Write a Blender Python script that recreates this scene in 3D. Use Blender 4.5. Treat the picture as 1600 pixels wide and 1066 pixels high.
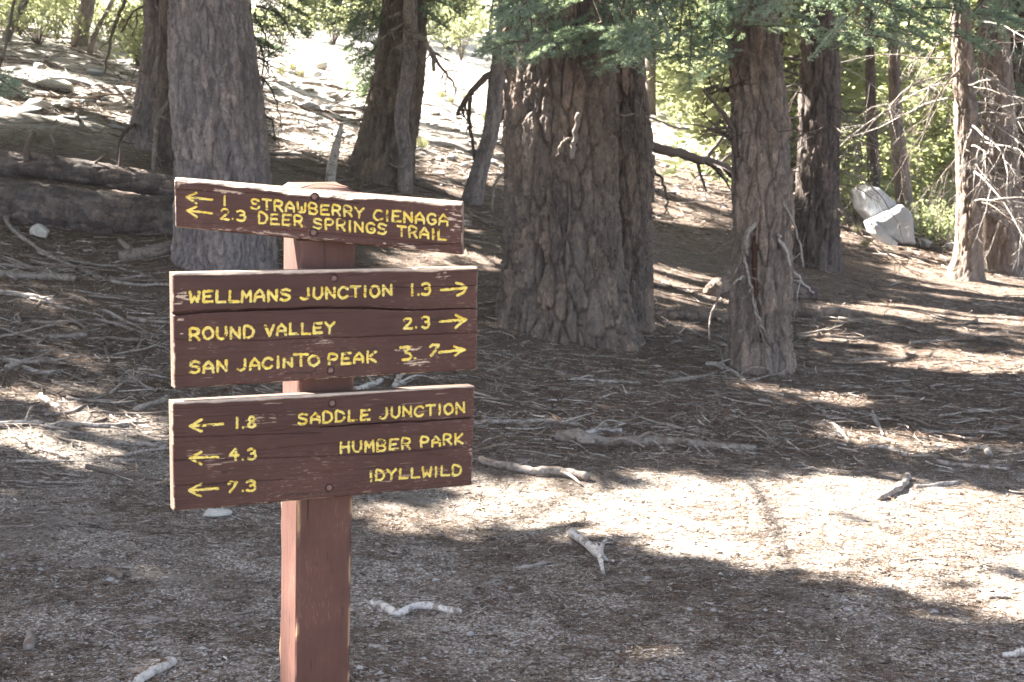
import bpy, math
import numpy as np
from mathutils import Matrix, Vector

# ------------------------------------------------------------------ camera, sky, sun, exposure
for o in list(bpy.data.objects):
    bpy.data.objects.remove(o)
SC = bpy.context.scene
COL = SC.collection
F, CX, CY = 2222.0, 800.0, 533.0            # focal length and centre of the photograph in its own pixels
HOR = 245.0
PITCH = math.atan((CY - HOR) / F)
EYE = np.array([0.0, 0.0, 1.6])
cam_d = bpy.data.cameras.new('camera')
cam = bpy.data.objects.new('camera', cam_d)
COL.objects.link(cam)
cam.location = EYE
cam.rotation_euler = (math.pi / 2 - PITCH, 0, 0)
cam_d.sensor_width = 36
cam_d.lens = F / 1600 * 36
cam_d.clip_start = 0.05
cam_d.clip_end = 2000
cam_d.dof.use_dof = True
cam_d.dof.focus_distance = 3.3
cam_d.dof.aperture_fstop = 14.0
SC.camera = cam

SUN_EL = math.radians(43)
SUN_H = np.array([-0.88, 0.475])              # sun stands to the left and behind the sign
SUN = np.array([SUN_H[0] * math.cos(SUN_EL), SUN_H[1] * math.cos(SUN_EL), math.sin(SUN_EL)])
W = bpy.data.worlds.new('World')
SC.world = W
W.use_nodes = True
wn = W.node_tree.nodes
sky = wn.new('ShaderNodeTexSky')
sky.sky_type = 'NISHITA'
sky.sun_disc = False
sky.sun_elevation = SUN_EL
sky.sun_rotation = math.atan2(SUN_H[0], SUN_H[1])
sky.altitude = 800
sky.air_density = 0.8
sky.dust_density = 4.0
sky.ozone_density = 0.4
hs = wn.new('ShaderNodeHueSaturation')            # thin bright haze: a paler sky
hs.inputs['Saturation'].default_value = 0.72
W.node_tree.links.new(sky.outputs[0], hs.inputs['Color'])
W.node_tree.links.new(hs.outputs[0], wn['Background'].inputs[0])
wn['Background'].inputs[1].default_value = 0.055
sl = bpy.data.lights.new('sun', 'SUN')
sl.energy = 5.0
sl.angle = math.radians(0.53)
sl.color = (1.0, 0.95, 0.87)
so = bpy.data.objects.new('sun', sl)
COL.objects.link(so)
so.location = (-20, 20, 30)
so.rotation_euler = Vector(-SUN).to_track_quat('-Z', 'Y').to_euler()
SC.view_settings.view_transform = 'Standard'
SC.view_settings.look = 'None'
SC.view_settings.gamma = 1
SC.view_settings.exposure = 3.85
SC.cycles.max_bounces = 6
SC.cycles.diffuse_bounces = 4
SC.cycles.transmission_bounces = 4
SC.cycles.use_denoising = True

rng = np.random.default_rng(7)


# ------------------------------------------------------------------ maths helpers
def unit(v):
    v = np.asarray(v, float)
    return v / np.maximum(np.linalg.norm(v, axis=-1, keepdims=True), 1e-9)


def _h(ix, iy, iz, s):
    h = (ix.astype(np.int64) * 374761393 + iy.astype(np.int64) * 668265263 + iz.astype(np.int64) * 2147483647 + s * 974711) & 0xffffffff
    h = ((h ^ (h >> 13)) * 1274126177) & 0xffffffff
    h = ((h ^ (h >> 16)) * 2246822519) & 0xffffffff
    h = h ^ (h >> 15)
    return (h & 0xffffff) / float(0xffffff)


def vnoise(p, s=0):
    p = np.asarray(p, float)
    i = np.floor(p).astype(np.int64)
    f = p - i
    f = f * f * (3 - 2 * f)
    r = 0
    for dx in (0, 1):
        wx = f[:, 0] if dx else 1 - f[:, 0]
        for dy in (0, 1):
            wy = f[:, 1] if dy else 1 - f[:, 1]
            for dz in (0, 1):
                wz = f[:, 2] if dz else 1 - f[:, 2]
                r = r + wx * wy * wz * _h(i[:, 0] + dx, i[:, 1] + dy, i[:, 2] + dz, s)
    return r


def fbm(p, n=4, s=0):
    r, a, t = 0, 1.0, 0
    for k in range(n):
        r = r + a * (vnoise(p * 2 ** k + 17.3 * k, s + k) - .5)
        t += a
        a *= .5
    return r / t


def worley(p, s=0):
    i = np.floor(p).astype(np.int64)
    f1 = np.full(len(p), 9.0)
    f2 = np.full(len(p), 9.0)
    idv = np.zeros(len(p))
    for dx in (-1, 0, 1):
        for dy in (-1, 0, 1):
            for dz in (-1, 0, 1):
                c = i + np.array([dx, dy, dz])
                q = c + np.stack([_h(c[:, 0], c[:, 1], c[:, 2], s + k) for k in (1, 2, 3)], 1)
                d = np.linalg.norm(p - q, axis=1)
                nw = d < f1
                f2 = np.where(nw, f1, np.minimum(f2, d))
                idv = np.where(nw, _h(c[:, 0], c[:, 1], c[:, 2], s + 9), idv)
                f1 = np.where(nw, d, f1)
    return f1, f2, idv


def sstep(a, b, x):
    t = np.clip((x - a) / (b - a), 0, 1)
    return t * t * (3 - 2 * t)


def softplus(x, k=1.5):
    return k * np.logaddexp(0, x / k)


def gz0(X, Y):
    u = Y - 9.0 - 1.3 * X
    z = .135 * softplus(u)
    for x_, y_, r_ in ((.42, 11.2, .75), (1.82, 10.4, .42), (-2.25, 11.3, .7), (3.45, 16.2, .5), (-1.6, 17.0, .6)):    # litter heaped round the old trunks
        z = z + .09 * np.exp(-((X - x_) ** 2 + (Y - y_) ** 2) / r_ ** 2)
    z = z - .10 * softplus(Y - 24, 1.5) / (1 + np.exp(-(X / np.maximum(Y, 1) - .2) / .035))
    return z


def gz(X, Y):
    X = np.asarray(X, float)
    Y = np.asarray(Y, float)
    sh = np.broadcast(X, Y).shape
    X = np.broadcast_to(X, sh).ravel()
    Y = np.broadcast_to(Y, sh).ravel()
    P = np.stack([X, Y, np.zeros_like(X)], 1)
    z = gz0(X, Y) + .16 * fbm(P * .45, 2, 5) + .05 * fbm(P * 2.1, 3, 9)
    rocky = sstep(15, 22, Y - .9 * X)
    z = z + rocky * .22 * fbm(P * 1.3, 3, 21)
    return z.reshape(sh)


FWD = np.array([0, math.cos(PITCH), -math.sin(PITCH)])
UP = np.array([0, math.sin(PITCH), math.cos(PITCH)])


def ray(px, py):
    return FWD + (px - CX) / F * np.array([1.0, 0, 0]) + (CY - py) / F * UP


def at(px, py, Y):
    d = ray(px, py)
    return EYE + d * (Y / d[1])


def proj(P):
    q = np.asarray(P, float) - EYE
    z = np.maximum(q @ FWD, 1e-3)
    return CX + F * q[..., 0] / z, CY - F * (q @ UP) / z, z


_TS = np.exp(np.linspace(math.log(2.5), math.log(150), 700))


def hit(px, py):
    d = ray(px, py)
    P = EYE + _TS[:, None] * d
    g = P[:, 2] - gz(P[:, 0], P[:, 1])
    k = np.argmax(g < 0)
    if g[k] >= 0:
        k = len(g) - 1
    a, b = g[k - 1], g[k]
    t = _TS[k - 1] + (_TS[k] - _TS[k - 1]) * a / max(a - b, 1e-6)
    P = EYE + t * d
    P[2] = gz(P[0], P[1])
    return P


def inpoly(x, y, poly):
    r = np.zeros(len(x), bool)
    n = len(poly)
    for i in range(n):
        x0, y0 = poly[i]
        x1, y1 = poly[(i + 1) % n]
        c = ((y0 > y) != (y1 > y)) & (x < (x1 - x0) * (y - y0) / (y1 - y0 + 1e-12) + x0)
        r ^= c
    return r


# ------------------------------------------------------------------ mesh helpers
def mesh(name, V, Fc, mats, midx=None, smooth=True, attrs=None):
    me = bpy.data.meshes.new(name)
    V = np.asarray(V, np.float32)
    Fl = Fc if isinstance(Fc, (list, tuple)) else [Fc]
    Fl = [np.asarray(f, np.int32) for f in Fl if len(f)]
    nl = sum(f.size for f in Fl)
    nf = sum(len(f) for f in Fl)
    me.vertices.add(len(V))
    me.vertices.foreach_set('co', V.ravel())
    me.loops.add(nl)
    me.loops.foreach_set('vertex_index', np.concatenate([f.ravel() for f in Fl]))
    me.polygons.add(nf)
    tot = np.concatenate([np.full(len(f), f.shape[1], np.int32) for f in Fl])
    st = np.concatenate([[0], np.cumsum(tot)[:-1]]).astype(np.int32)
    me.polygons.foreach_set('loop_start', st)
    me.polygons.foreach_set('use_smooth', np.full(nf, smooth, bool))
    for m in (mats if isinstance(mats, (list, tuple)) else [mats]):
        me.materials.append(m)
    if midx is not None:
        me.polygons.foreach_set('material_index', np.asarray(midx, np.int32))
    for k, a in (attrs or {}).items():
        at_ = me.attributes.new(k, 'FLOAT', 'POINT')
        at_.data.foreach_set('value', np.asarray(a, np.float32))
    me.update(calc_edges=True)
    me.validate()
    return me


def tag(o, label=None, cat=None, group=None, kind=None):
    if label:
        o['label'] = label
    if cat:
        o['category'] = cat
    if group:
        o['group'] = group
    if kind:
        o['kind'] = kind
    return o


def obj(name, me, parent=None, loc=None):
    o = bpy.data.objects.new(name, me)
    COL.objects.link(o)
    if parent is not None:
        o.parent = parent
    if loc is not None:
        o.location = loc
    return o


def thing(name, label, cat, loc, group=None):
    o = bpy.data.objects.new(name, None)
    o.empty_display_size = .2
    COL.objects.link(o)
    o.location = loc
    return tag(o, label, cat, group)


def tubes(P, R, s=5, cap=True):
    """P (M,K,3) centre lines, R (M,K) radii -> verts, quads, tris."""
    P = np.asarray(P, float)
    R = np.asarray(R, float)
    M, K, _ = P.shape
    T = unit(np.gradient(P, axis=1))
    ref = np.where(np.abs(T[:, :1, 2:3]) > .85, np.array([1.0, 0.13, 0]), np.array([0, 0.05, 1.0]))
    U = unit(np.cross(T, np.broadcast_to(ref, T.shape)))
    Vv = np.cross(T, U)
    a = np.arange(s) * 2 * math.pi / s
    ring = U[:, :, None, :] * np.cos(a)[None, None, :, None] + Vv[:, :, None, :] * np.sin(a)[None, None, :, None]
    V = P[:, :, None, :] + ring * R[:, :, None, None]
    b = (np.arange(M) * K * s)[:, None, None] + (np.arange(K - 1) * s)[None, :, None]
    j = np.arange(s)[None, None, :]
    j2 = (j + 1) % s
    q = np.stack([b + j, b + j2, b + s + j2, b + s + j], -1).reshape(-1, 4)
    V = V.reshape(-1, 3)
    tr = np.zeros((0, 3), int)
    if cap:
        n0 = len(V)
        V = np.concatenate([V, P[:, 0], P[:, -1]])
        m = np.arange(M)[:, None]
        jj = np.arange(s)[None]
        jn = (jj + 1) % s
        t0 = np.stack([np.broadcast_to(n0 + m, (M, s)), m * K * s + jn, m * K * s + jj], -1)
        t1 = np.stack([np.broadcast_to(n0 + M + m, (M, s)), m * K * s + (K - 1) * s + jj, m * K * s + (K - 1) * s + jn], -1)
        tr = np.concatenate([t0.reshape(-1, 3), t1.reshape(-1, 3)])
    return V, q, tr


class Bag:
    """collects geometry for one mesh"""

    def __init__(self):
        self.V, self.Q, self.T, self.qm, self.tm, self.n, self.A = [], [], [], [], [], 0, []

    def add(self, V, Q=None, T=None, m=0, tint=.5):
        self.V.append(V)
        if Q is not None and len(Q):
            self.Q.append(np.asarray(Q) + self.n)
            self.qm.append(np.full(len(Q), m))
        if T is not None and len(T):
            self.T.append(np.asarray(T) + self.n)
            self.tm.append(np.full(len(T), m))
        self.A.append(np.broadcast_to(np.asarray(tint, float), (len(V),)))
        self.n += len(V)

    def tube(self, pts, rad, s=6, m=0, tint=.5):
        V, q, t = tubes(np.asarray(pts, float)[None], np.asarray(rad, float)[None], s)
        self.add(V, q, t, m, tint)

    def mesh(self, name, mats, smooth=True, org=None):
        V = np.concatenate(self.V)
        if org is not None:
            V = V - np.asarray(org)
        Fc, mi = [], []
        if self.Q:
            Fc.append(np.concatenate(self.Q))
            mi.append(np.concatenate(self.qm))
        if self.T:
            Fc.append(np.concatenate(self.T))
            mi.append(np.concatenate(self.tm))
        return mesh(name, V, Fc, mats, np.concatenate(mi), smooth, {'tint': np.concatenate(self.A)})


def spline(pts, n):
    pts = np.asarray(pts, float)
    if len(pts) == 2:
        t = np.linspace(0, 1, n)[:, None]
        return pts[0] * (1 - t) + pts[1] * t
    P = np.concatenate([[2 * pts[0] - pts[1]], pts, [2 * pts[-1] - pts[-2]]])
    m = len(pts) - 1
    u = np.linspace(0, m - 1e-6, n)
    k = u.astype(int)
    f = (u - k)[:, None]
    a, b, c, d = P[k], P[k + 1], P[k + 2], P[k + 3]
    return .5 * (2 * b + (c - a) * f + (2 * a - 5 * b + 4 * c - d) * f ** 2 + (3 * b - a - 3 * c + d) * f ** 3)


# ------------------------------------------------------------------ materials
class NT:
    def __init__(self, name):
        self.m = bpy.data.materials.new(name)
        self.m.use_nodes = True
        self.t = self.m.node_tree
        self.b = self.t.nodes['Principled BSDF']
        self.b.inputs['Specular IOR Level'].default_value = .25
        self.out = self.t.nodes['Material Output']

    def n(self, typ, **k):
        nd = self.t.nodes.new(typ)
        for a, v in k.items():
            if a.startswith('i_'):
                nd.inputs[a[2:].replace('_', ' ')].default_value = v
            else:
                setattr(nd, a, v)
        return nd

    def l(self, a, b):
        self.t.links.new(a, b)

    def coord(self, scale=(1, 1, 1), obj=True):
        tc = self.n('ShaderNodeTexCoord')
        mp = self.n('ShaderNodeMapping')
        mp.inputs['Scale'].default_value = scale
        self.l(tc.outputs['Object' if obj else 'Generated'], mp.inputs[0])
        return mp.outputs[0]

    def noise(self, vec, scale, detail=4, rough=.6, dist=0.0):
        nd = self.n('ShaderNodeTexNoise')
        nd.inputs['Scale'].default_value = scale
        nd.inputs['Detail'].default_value = detail
        nd.inputs['Roughness'].default_value = rough
        nd.inputs['Distortion'].default_value = dist
        self.l(vec, nd.inputs['Vector'])
        return nd.outputs[0]

    def vor(self, vec, scale, out='Color', feature='F1'):
        nd = self.n('ShaderNodeTexVoronoi', feature=feature)
        nd.inputs['Scale'].default_value = scale
        self.l(vec, nd.inputs['Vector'])
        return nd.outputs[out]

    def ramp(self, fac, stops, interp='LINEAR'):
        nd = self.n('ShaderNodeValToRGB')
        cr = nd.color_ramp
        cr.interpolation = interp
        while len(cr.elements) < len(stops):
            cr.elements.new(.5)
        for e, (p, c) in zip(cr.elements, stops):
            e.position = p
            c = (c, c, c) if isinstance(c, (int, float)) else c
            e.color = (*c, 1)
        self.l(fac, nd.inputs[0])
        return nd.outputs[0]

    def mix(self, fac, a, b, typ='MIX'):
        nd = self.n('ShaderNodeMix', data_type='RGBA', blend_type=typ)
        for s, v in ((nd.inputs[0], fac), (nd.inputs[6], a), (nd.inputs[7], b)):
            if isinstance(v, (int, float)):
                s.default_value = v if s.type == 'VALUE' else (v, v, v, 1)
            elif isinstance(v, tuple):
                s.default_value = (*v, 1)
            else:
                self.l(v, s)
        return nd.outputs[2]

    def math(self, op, a, b=0.0, c=None):
        nd = self.n('ShaderNodeMath', operation=op)
        for i, v in enumerate((a, b) if c is None else (a, b, c)):
            if isinstance(v, (int, float)):
                nd.inputs[i].default_value = v
            else:
                self.l(v, nd.inputs[i])
        return nd.outputs[0]

    def attr(self, name):
        return self.n('ShaderNodeAttribute', attribute_name=name).outputs['Fac']

    def bump(self, h, strength=.5, dist=.01):
        nd = self.n('ShaderNodeBump')
        nd.inputs['Strength'].default_value = strength
        nd.inputs['Distance'].default_value = dist
        self.l(h, nd.inputs['Height'])
        self.l(nd.outputs[0], self.b.inputs['Normal'])

    def done(self, col, rough=.9):
        if isinstance(col, tuple):
            self.b.inputs['Base Color'].default_value = (*col, 1)
        else:
            self.l(col, self.b.inputs['Base Color'])
        if isinstance(rough, (int, float)):
            self.b.inputs['Roughness'].default_value = rough
        else:
            self.l(rough, self.b.inputs['Roughness'])
        return self.m


def bark_mat(name, c0, c1, c2, sc=1.0):
    k = NT(name)
    v = k.coord((1, 1, .22))
    v1 = k.coord((1, 1, .5))
    a = k.noise(v, 9 * sc, 6, .65, .6)
    b = k.noise(v1, 2.2, 3)
    f = k.noise(v1, 60 * sc, 4, .7)
    c = k.mix(k.ramp(a, [(.32, 0.0), (.66, 1.0)]), c0, c1)
    c = k.mix(k.ramp(b, [(.45, 0.0), (.7, 1.0)]), c, c2)
    c = k.mix(k.ramp(f, [(.35, 0.0), (.75, .55)]), c, tuple(min(1, x * 1.9 + .02) for x in c1))
    # flakes with a colour of their own
    fl = k.vor(k.coord((1, 1, .45)), 26 * sc)
    fr = k.ramp(k.n_sep(fl) if hasattr(k, 'n_sep') else fl, [(.0, .72), (1, 1.28)])
    c = k.mix(1.0, c, fr, 'MULTIPLY')
    pl = k.attr('plate')                      # every bark plate has a tone of its own
    c = k.mix(1.0, c, k.ramp(pl, [(0, (.62, .6, .62)), (.5, (1.0, .97, .95)), (1, (1.5, 1.36, 1.25))]), 'MULTIPLY')
    h = k.math('ADD', k.math('MULTIPLY', a, 1.0), k.math('MULTIPLY', f, .9))
    k.bump(h, 1.0, .03)
    return k.done(c, .92)


BARK_BIG = bark_mat('bark_big', (.066, .051, .042), (.162, .129, .105), (.15, .13, .116))
BARK_GREY = bark_mat('bark_grey', (.125, .108, .104), (.24, .21, .202), (.215, .198, .198), 1.4)
BARK_RED = bark_mat('bark_red', (.10, .08, .067), (.225, .182, .15), (.18, .158, .144), 1.5)
BARK_DARK = bark_mat('bark_dark', (.065, .052, .046), (.13, .105, .092), (.105, .094, .09), 1.3)
BARK_LOG = bark_mat('bark_log', (.07, .055, .048), (.145, .118, .105), (.12, .11, .106), 1.3)


def wood_mat(name, stops, rough=.85):
    k = NT(name)
    t = k.attr('tint')
    v = k.coord((1, 1, 1))
    f = k.noise(v, 55, 4, .7)
    g = k.noise(v, 7, 3, .6)
    t2 = k.math('ADD', t, k.math('MULTIPLY', k.math('SUBTRACT', g, .5), .5))
    c = k.ramp(t2, stops)
    c = k.mix(k.ramp(f, [(.5, .0), (.62, .6)]), c, (.05, .04, .033))
    c = k.mix(k.ramp(k.noise(v, 16, 4, .65, .5), [(.52, 0.0), (.6, .75)]), c, (.115, .078, .054))
    k.bump(k.math('ADD', f, g), .8, .006)
    return k.done(c, rough)


DEAD = wood_mat('dead_wood', [(0, (.06, .045, .038)), (.35, (.14, .108, .088)), (.65, (.27, .235, .205)), (1, (.48, .44, .40))])
LITTER = wood_mat('litter', [(0, (.03, .02, .015)), (.3, (.10, .064, .043)), (.5, (.20, .145, .105)), (.72, (.34, .29, .25)), (1, (.56, .51, .46))])
BRANCH = wood_mat('branch_bark', [(0, (.05, .04, .034)), (.5, (.12, .095, .08)), (1, (.26, .22, .2))])


def leaf_mat(name, stops, trans=.35, tcol=(.22, .30, .06)):
    k = NT(name)
    c = k.ramp(k.attr('tint'), stops)
    k.l(c, k.b.inputs['Base Color'])
    k.b.inputs['Roughness'].default_value = .55
    tr = k.n('ShaderNodeBsdfTranslucent')
    k.l(k.mix(.6, c, tcol), tr.inputs[0])
    mx = k.n('ShaderNodeMixShader')
    mx.inputs[0].default_value = trans
    k.l(k.b.outputs[0], mx.inputs[1])
    k.l(tr.outputs[0], mx.inputs[2])
    k.l(mx.outputs[0], k.out.inputs[0])
    return k.m


FIR = leaf_mat('fir_needles', [(0, (.075, .115, .09)), (.5, (.20, .265, .20)), (.85, (.36, .44, .355)), (.93, (.28, .27, .13)), (1, (.36, .17, .07))], .42, (.26, .32, .12))
PINE = leaf_mat('pine_needles', [(0, (.06, .085, .04)), (.6, (.16, .185, .09)), (1, (.27, .28, .15))], .5, (.46, .48, .22))
GRASS = leaf_mat('dry_grass', [(0, (.15, .16, .07)), (.6, (.27, .26, .14)), (1, (.36, .33, .2))], .3, (.3, .3, .15))


def rock_mat(name, a, b, c):
    k = NT(name)
    v = k.coord()
    n1 = k.noise(v, 2.5, 5, .6)
    n2 = k.noise(v, 55, 3, .7)
    col = k.mix(k.ramp(n1, [(.38, 0.0), (.65, 1.0)]), a, b)
    col = k.mix(k.ramp(n2, [(.5, 0.0), (.75, .6)]), col, c)
    k.bump(k.math('ADD', n1, k.math('MULTIPLY', n2, .3)), .6, .03)
    return k.done(col, .85)


GRANITE = rock_mat('granite', (.36, .37, .385), (.46, .47, .485), (.22, .22, .225))
STONE = rock_mat('stone', (.38, .355, .32), (.52, .49, .44), (.28, .25, .21))
PEBBLE = rock_mat('pebble', (.17, .152, .135), (.30, .28, .255), (.11, .098, .086))


def ground_mat():
    k = NT('forest_floor')
    v = k.coord()
    vs = k.coord((1, 1.0, 1))
    trail, sand = k.attr('trail'), k.attr('sand')
    big = k.noise(v, 1.1, 4, .6)
    mid = k.noise(v, 9, 5, .65, .4)
    fine = k.noise(v, 70, 4, .75)
    cells = k.vor(vs, 120)
    cells2 = k.vor(vs, 45)
    sep = k.n('ShaderNodeSeparateColor')
    k.l(cells, sep.inputs[0])
    sep2 = k.n('ShaderNodeSeparateColor')
    k.l(cells2, sep2.inputs[0])
    duff = k.ramp(mid, [(.25, (.032, .025, .021)), (.5, (.08, .063, .053)), (.75, (.145, .118, .10))])
    duff = k.mix(k.ramp(sep.outputs[0], [(.55, .0), (.9, .75)]), duff, (.25, .18, .13))
    duff = k.mix(k.ramp(sep2.outputs[1], [(.8, .0), (.95, .7)]), duff, (.17, .085, .045))
    grit = k.ramp(mid, [(.25, (.062, .047, .036)), (.5, (.145, .114, .09)), (.78, (.25, .21, .175))])
    grit = k.mix(k.ramp(sep.outputs[1], [(.5, .0), (.92, .85)]), grit, (.42, .385, .345))
    grit = k.mix(k.ramp(sep.outputs[2], [(.62, .0), (.9, .85)]), grit, (.06, .042, .032))
    drift = k.noise(k.coord((.55, 1.5, 1)), 1.6, 5, .65)
    grit = k.mix(k.ramp(big, [(.5, 0.0), (.62, .75)]), grit, k.ramp(sep.outputs[0], [(0, (.028, .02, .015)), (.8, (.085, .06, .045)), (1, (.2, .15, .11))]))
    grit = k.mix(k.ramp(drift, [(.55, 0.0), (.68, .45)]), grit, k.ramp(fine, [(.3, (.17, .145, .122)), (.7, (.28, .25, .22))]))
    sandc = k.ramp(mid, [(.25, (.25, .228, .2)), (.5, (.39, .365, .33)), (.78, (.52, .49, .45))])
    sandc = k.mix(k.ramp(big, [(.44, 0.0), (.6, .85)]), sandc, (.17, .145, .12))  # darker patches: dappled shade put into the ground colour
    c = k.mix(trail, duff, grit)
    c = k.mix(sand, c, sandc)
    h = k.math('ADD', k.math('MULTIPLY', mid, .6), k.math('ADD', k.math('MULTIPLY', fine, .5), k.math('MULTIPLY', sep.outputs[0], .25)))
    k.bump(h, .9, .018)
    return k.done(c, .95)


# ------------------------------------------------------------------ ground: one sheet to the horizon
def trail_mask(X, Y):
    P = np.stack([X, Y, 0 * X], 1)
    return 1 - sstep(6.7, 8.0, Y - .04 * X + 1.6 * fbm(P * .9, 3, 31))


def sand_mask(X, Y):
    P = np.stack([X, Y, 0 * X], 1)
    u = Y - 1.0 * X
    return sstep(19.5, 23.5, u + 4 * fbm(P * .5, 3, 41)) * (1 - .0 * X)


az = np.concatenate([np.linspace(-math.pi, -.6, 40)[:-1], np.linspace(-.6, .6, 620), np.linspace(.6, math.pi, 40)[1:-1]])
rad = np.concatenate([[0.02, .6, 1.4, 2.2, 3.0], np.exp(np.linspace(math.log(3.6), math.log(75), 560)), [82, 95, 110, 125]])
A, R = np.meshgrid(az, rad)
GX, GY = (np.sin(A) * R).ravel(), (np.cos(A) * R).ravel()
GZ = gz(GX, GY) + .012 * fbm(np.stack([GX * 9, GY * 9, 0 * GX], 1), 3, 77)
na, nr = len(az), len(rad)
ii, jj = np.meshgrid(np.arange(nr - 1), np.arange(na), indexing='ij')
j2 = (jj + 1) % na
gq = np.stack([ii * na + jj, (ii + 1) * na + jj, (ii + 1) * na + j2, ii * na + j2], -1).reshape(-1, 4)[:, ::-1]
gme = mesh('ground', np.stack([GX, GY, GZ], 1), gq, ground_mat(), None, True, {'trail': trail_mask(GX, GY), 'sand': sand_mask(GX, GY)})
tag(obj('ground', gme), kind='structure')

# ------------------------------------------------------------------ trail sign
# post: yaw and distance solved so that its three visible edges fall where the photograph has them
PW = .115


def solve_post():
    best = None
    for ph in np.radians(np.arange(14, 30, .25)):
        d = np.array([math.cos(ph), math.sin(ph), 0])
        n = np.array([-math.sin(ph), math.cos(ph), 0])
        for Y0 in np.arange(2.3, 3.6, .02):
            fl = at(466, 560, Y0)
            e = abs(proj(fl + PW * d)[0] - 554.3) + abs(proj(fl + PW * n)[0] - 440)
            if best is None or e < best[0]:
                best = (e, ph, Y0)
    return best


_, PHI, PY0 = solve_post()
DV = np.array([math.cos(PHI), math.sin(PHI), 0])
NV = np.array([math.sin(PHI), -math.cos(PHI), 0])      # front normal, towards the camera
fl_hi, fl_lo = at(468, 390, PY0), at(463, 940, PY0)


def post_fl(z):
    t = (z - fl_lo[2]) / (fl_hi[2] - fl_lo[2])
    return fl_lo + (fl_hi - fl_lo) * t


print('POST', math.degrees(PHI), PY0, fl_hi, fl_lo)


def paint_brown(name, c0, c1, bare, s1=(1.2, 1, 14), s2=(6, 6, 30)):
    k = NT(name)
    v = k.coord(s1)
    v2 = k.coord(s2)
    vp = k.coord()
    g = k.noise(v, 9, 5, .6, .3)
    s = k.noise(v2, 9, 5, .7)
    p = k.noise(vp, 5, 4, .6)
    c = k.mix(k.ramp(g, [(.3, 0.0), (.7, 1.0)]), c0, c1)
    c = k.mix(k.ramp(p, [(.42, 0.0), (.7, .8)]), c, tuple(x * 1.45 for x in c1))
    ck = k.noise(k.coord(tuple(x * 6 for x in s1)), 1.1, 4, .55, .2)      # drying checks along the grain
    c = k.mix(k.ramp(ck, [(.64, 0.0), (.69, .75)]), c, (.012, .008, .006))
    w = k.math('MULTIPLY', k.ramp(s, [(.56, 0.0), (.62, 1.0)]), k.ramp(p, [(.5, 0.0), (.62, 1.0)]))
    w = k.math('MULTIPLY', w, .16)
    w = k.math('MAXIMUM', w, k.attr('bare'))
    bc = k.mix(k.ramp(s, [(.3, 0.0), (.7, 1.0)]), bare, tuple(min(1, x * 1.9) for x in bare))
    c = k.mix(w, c, bc)
    yn = k.noise(vp, 160, 3, .6)
    yc = k.mix(k.ramp(yn, [(.3, 0.0), (.7, 1.0)]), (.48, .31, .028), (.76, .64, .155))
    yc = k.mix(k.ramp(k.noise(vp, 40, 4, .7), [(.4, 0.0), (.7, .7)]), yc, (.58, .52, .22))
    c = k.mix(k.attr('yellow'), c, yc)
    k.bump(k.math('ADD', g, k.math('MULTIPLY', s, .5)), .35, .003)
    return k.done(c, .62)


PAINT_BOARD = paint_brown('board_paint', (.033, .0135, .0098), (.047, .0195, .0142), (.36, .28, .21))  # bare wood lightened to put sun on the top edges
PAINT_POST = paint_brown('post_paint', (.052, .0225, .0172), (.07, .032, .0245), (.26, .17, .095), (14, 14, 1.2), (40, 40, 5))


def metal_mat():
    k = NT('rusty_bolt')
    v = k.coord()
    n = k.noise(v, 120, 4, .7)
    c = k.ramp(n, [(.3, (.08, .045, .036)), (.6, (.15, .085, .07)), (.8, (.22, .13, .11))])
    k.b.inputs['Metallic'].default_value = .15
    k.bump(n, .6, .002)
    return k.done(c, .6)


BOLT = metal_mat()
BOLT_RING = NT('bolt_ring').done((.012, .008, .007), .8)  # recess shade and rim stain put into the colour

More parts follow.
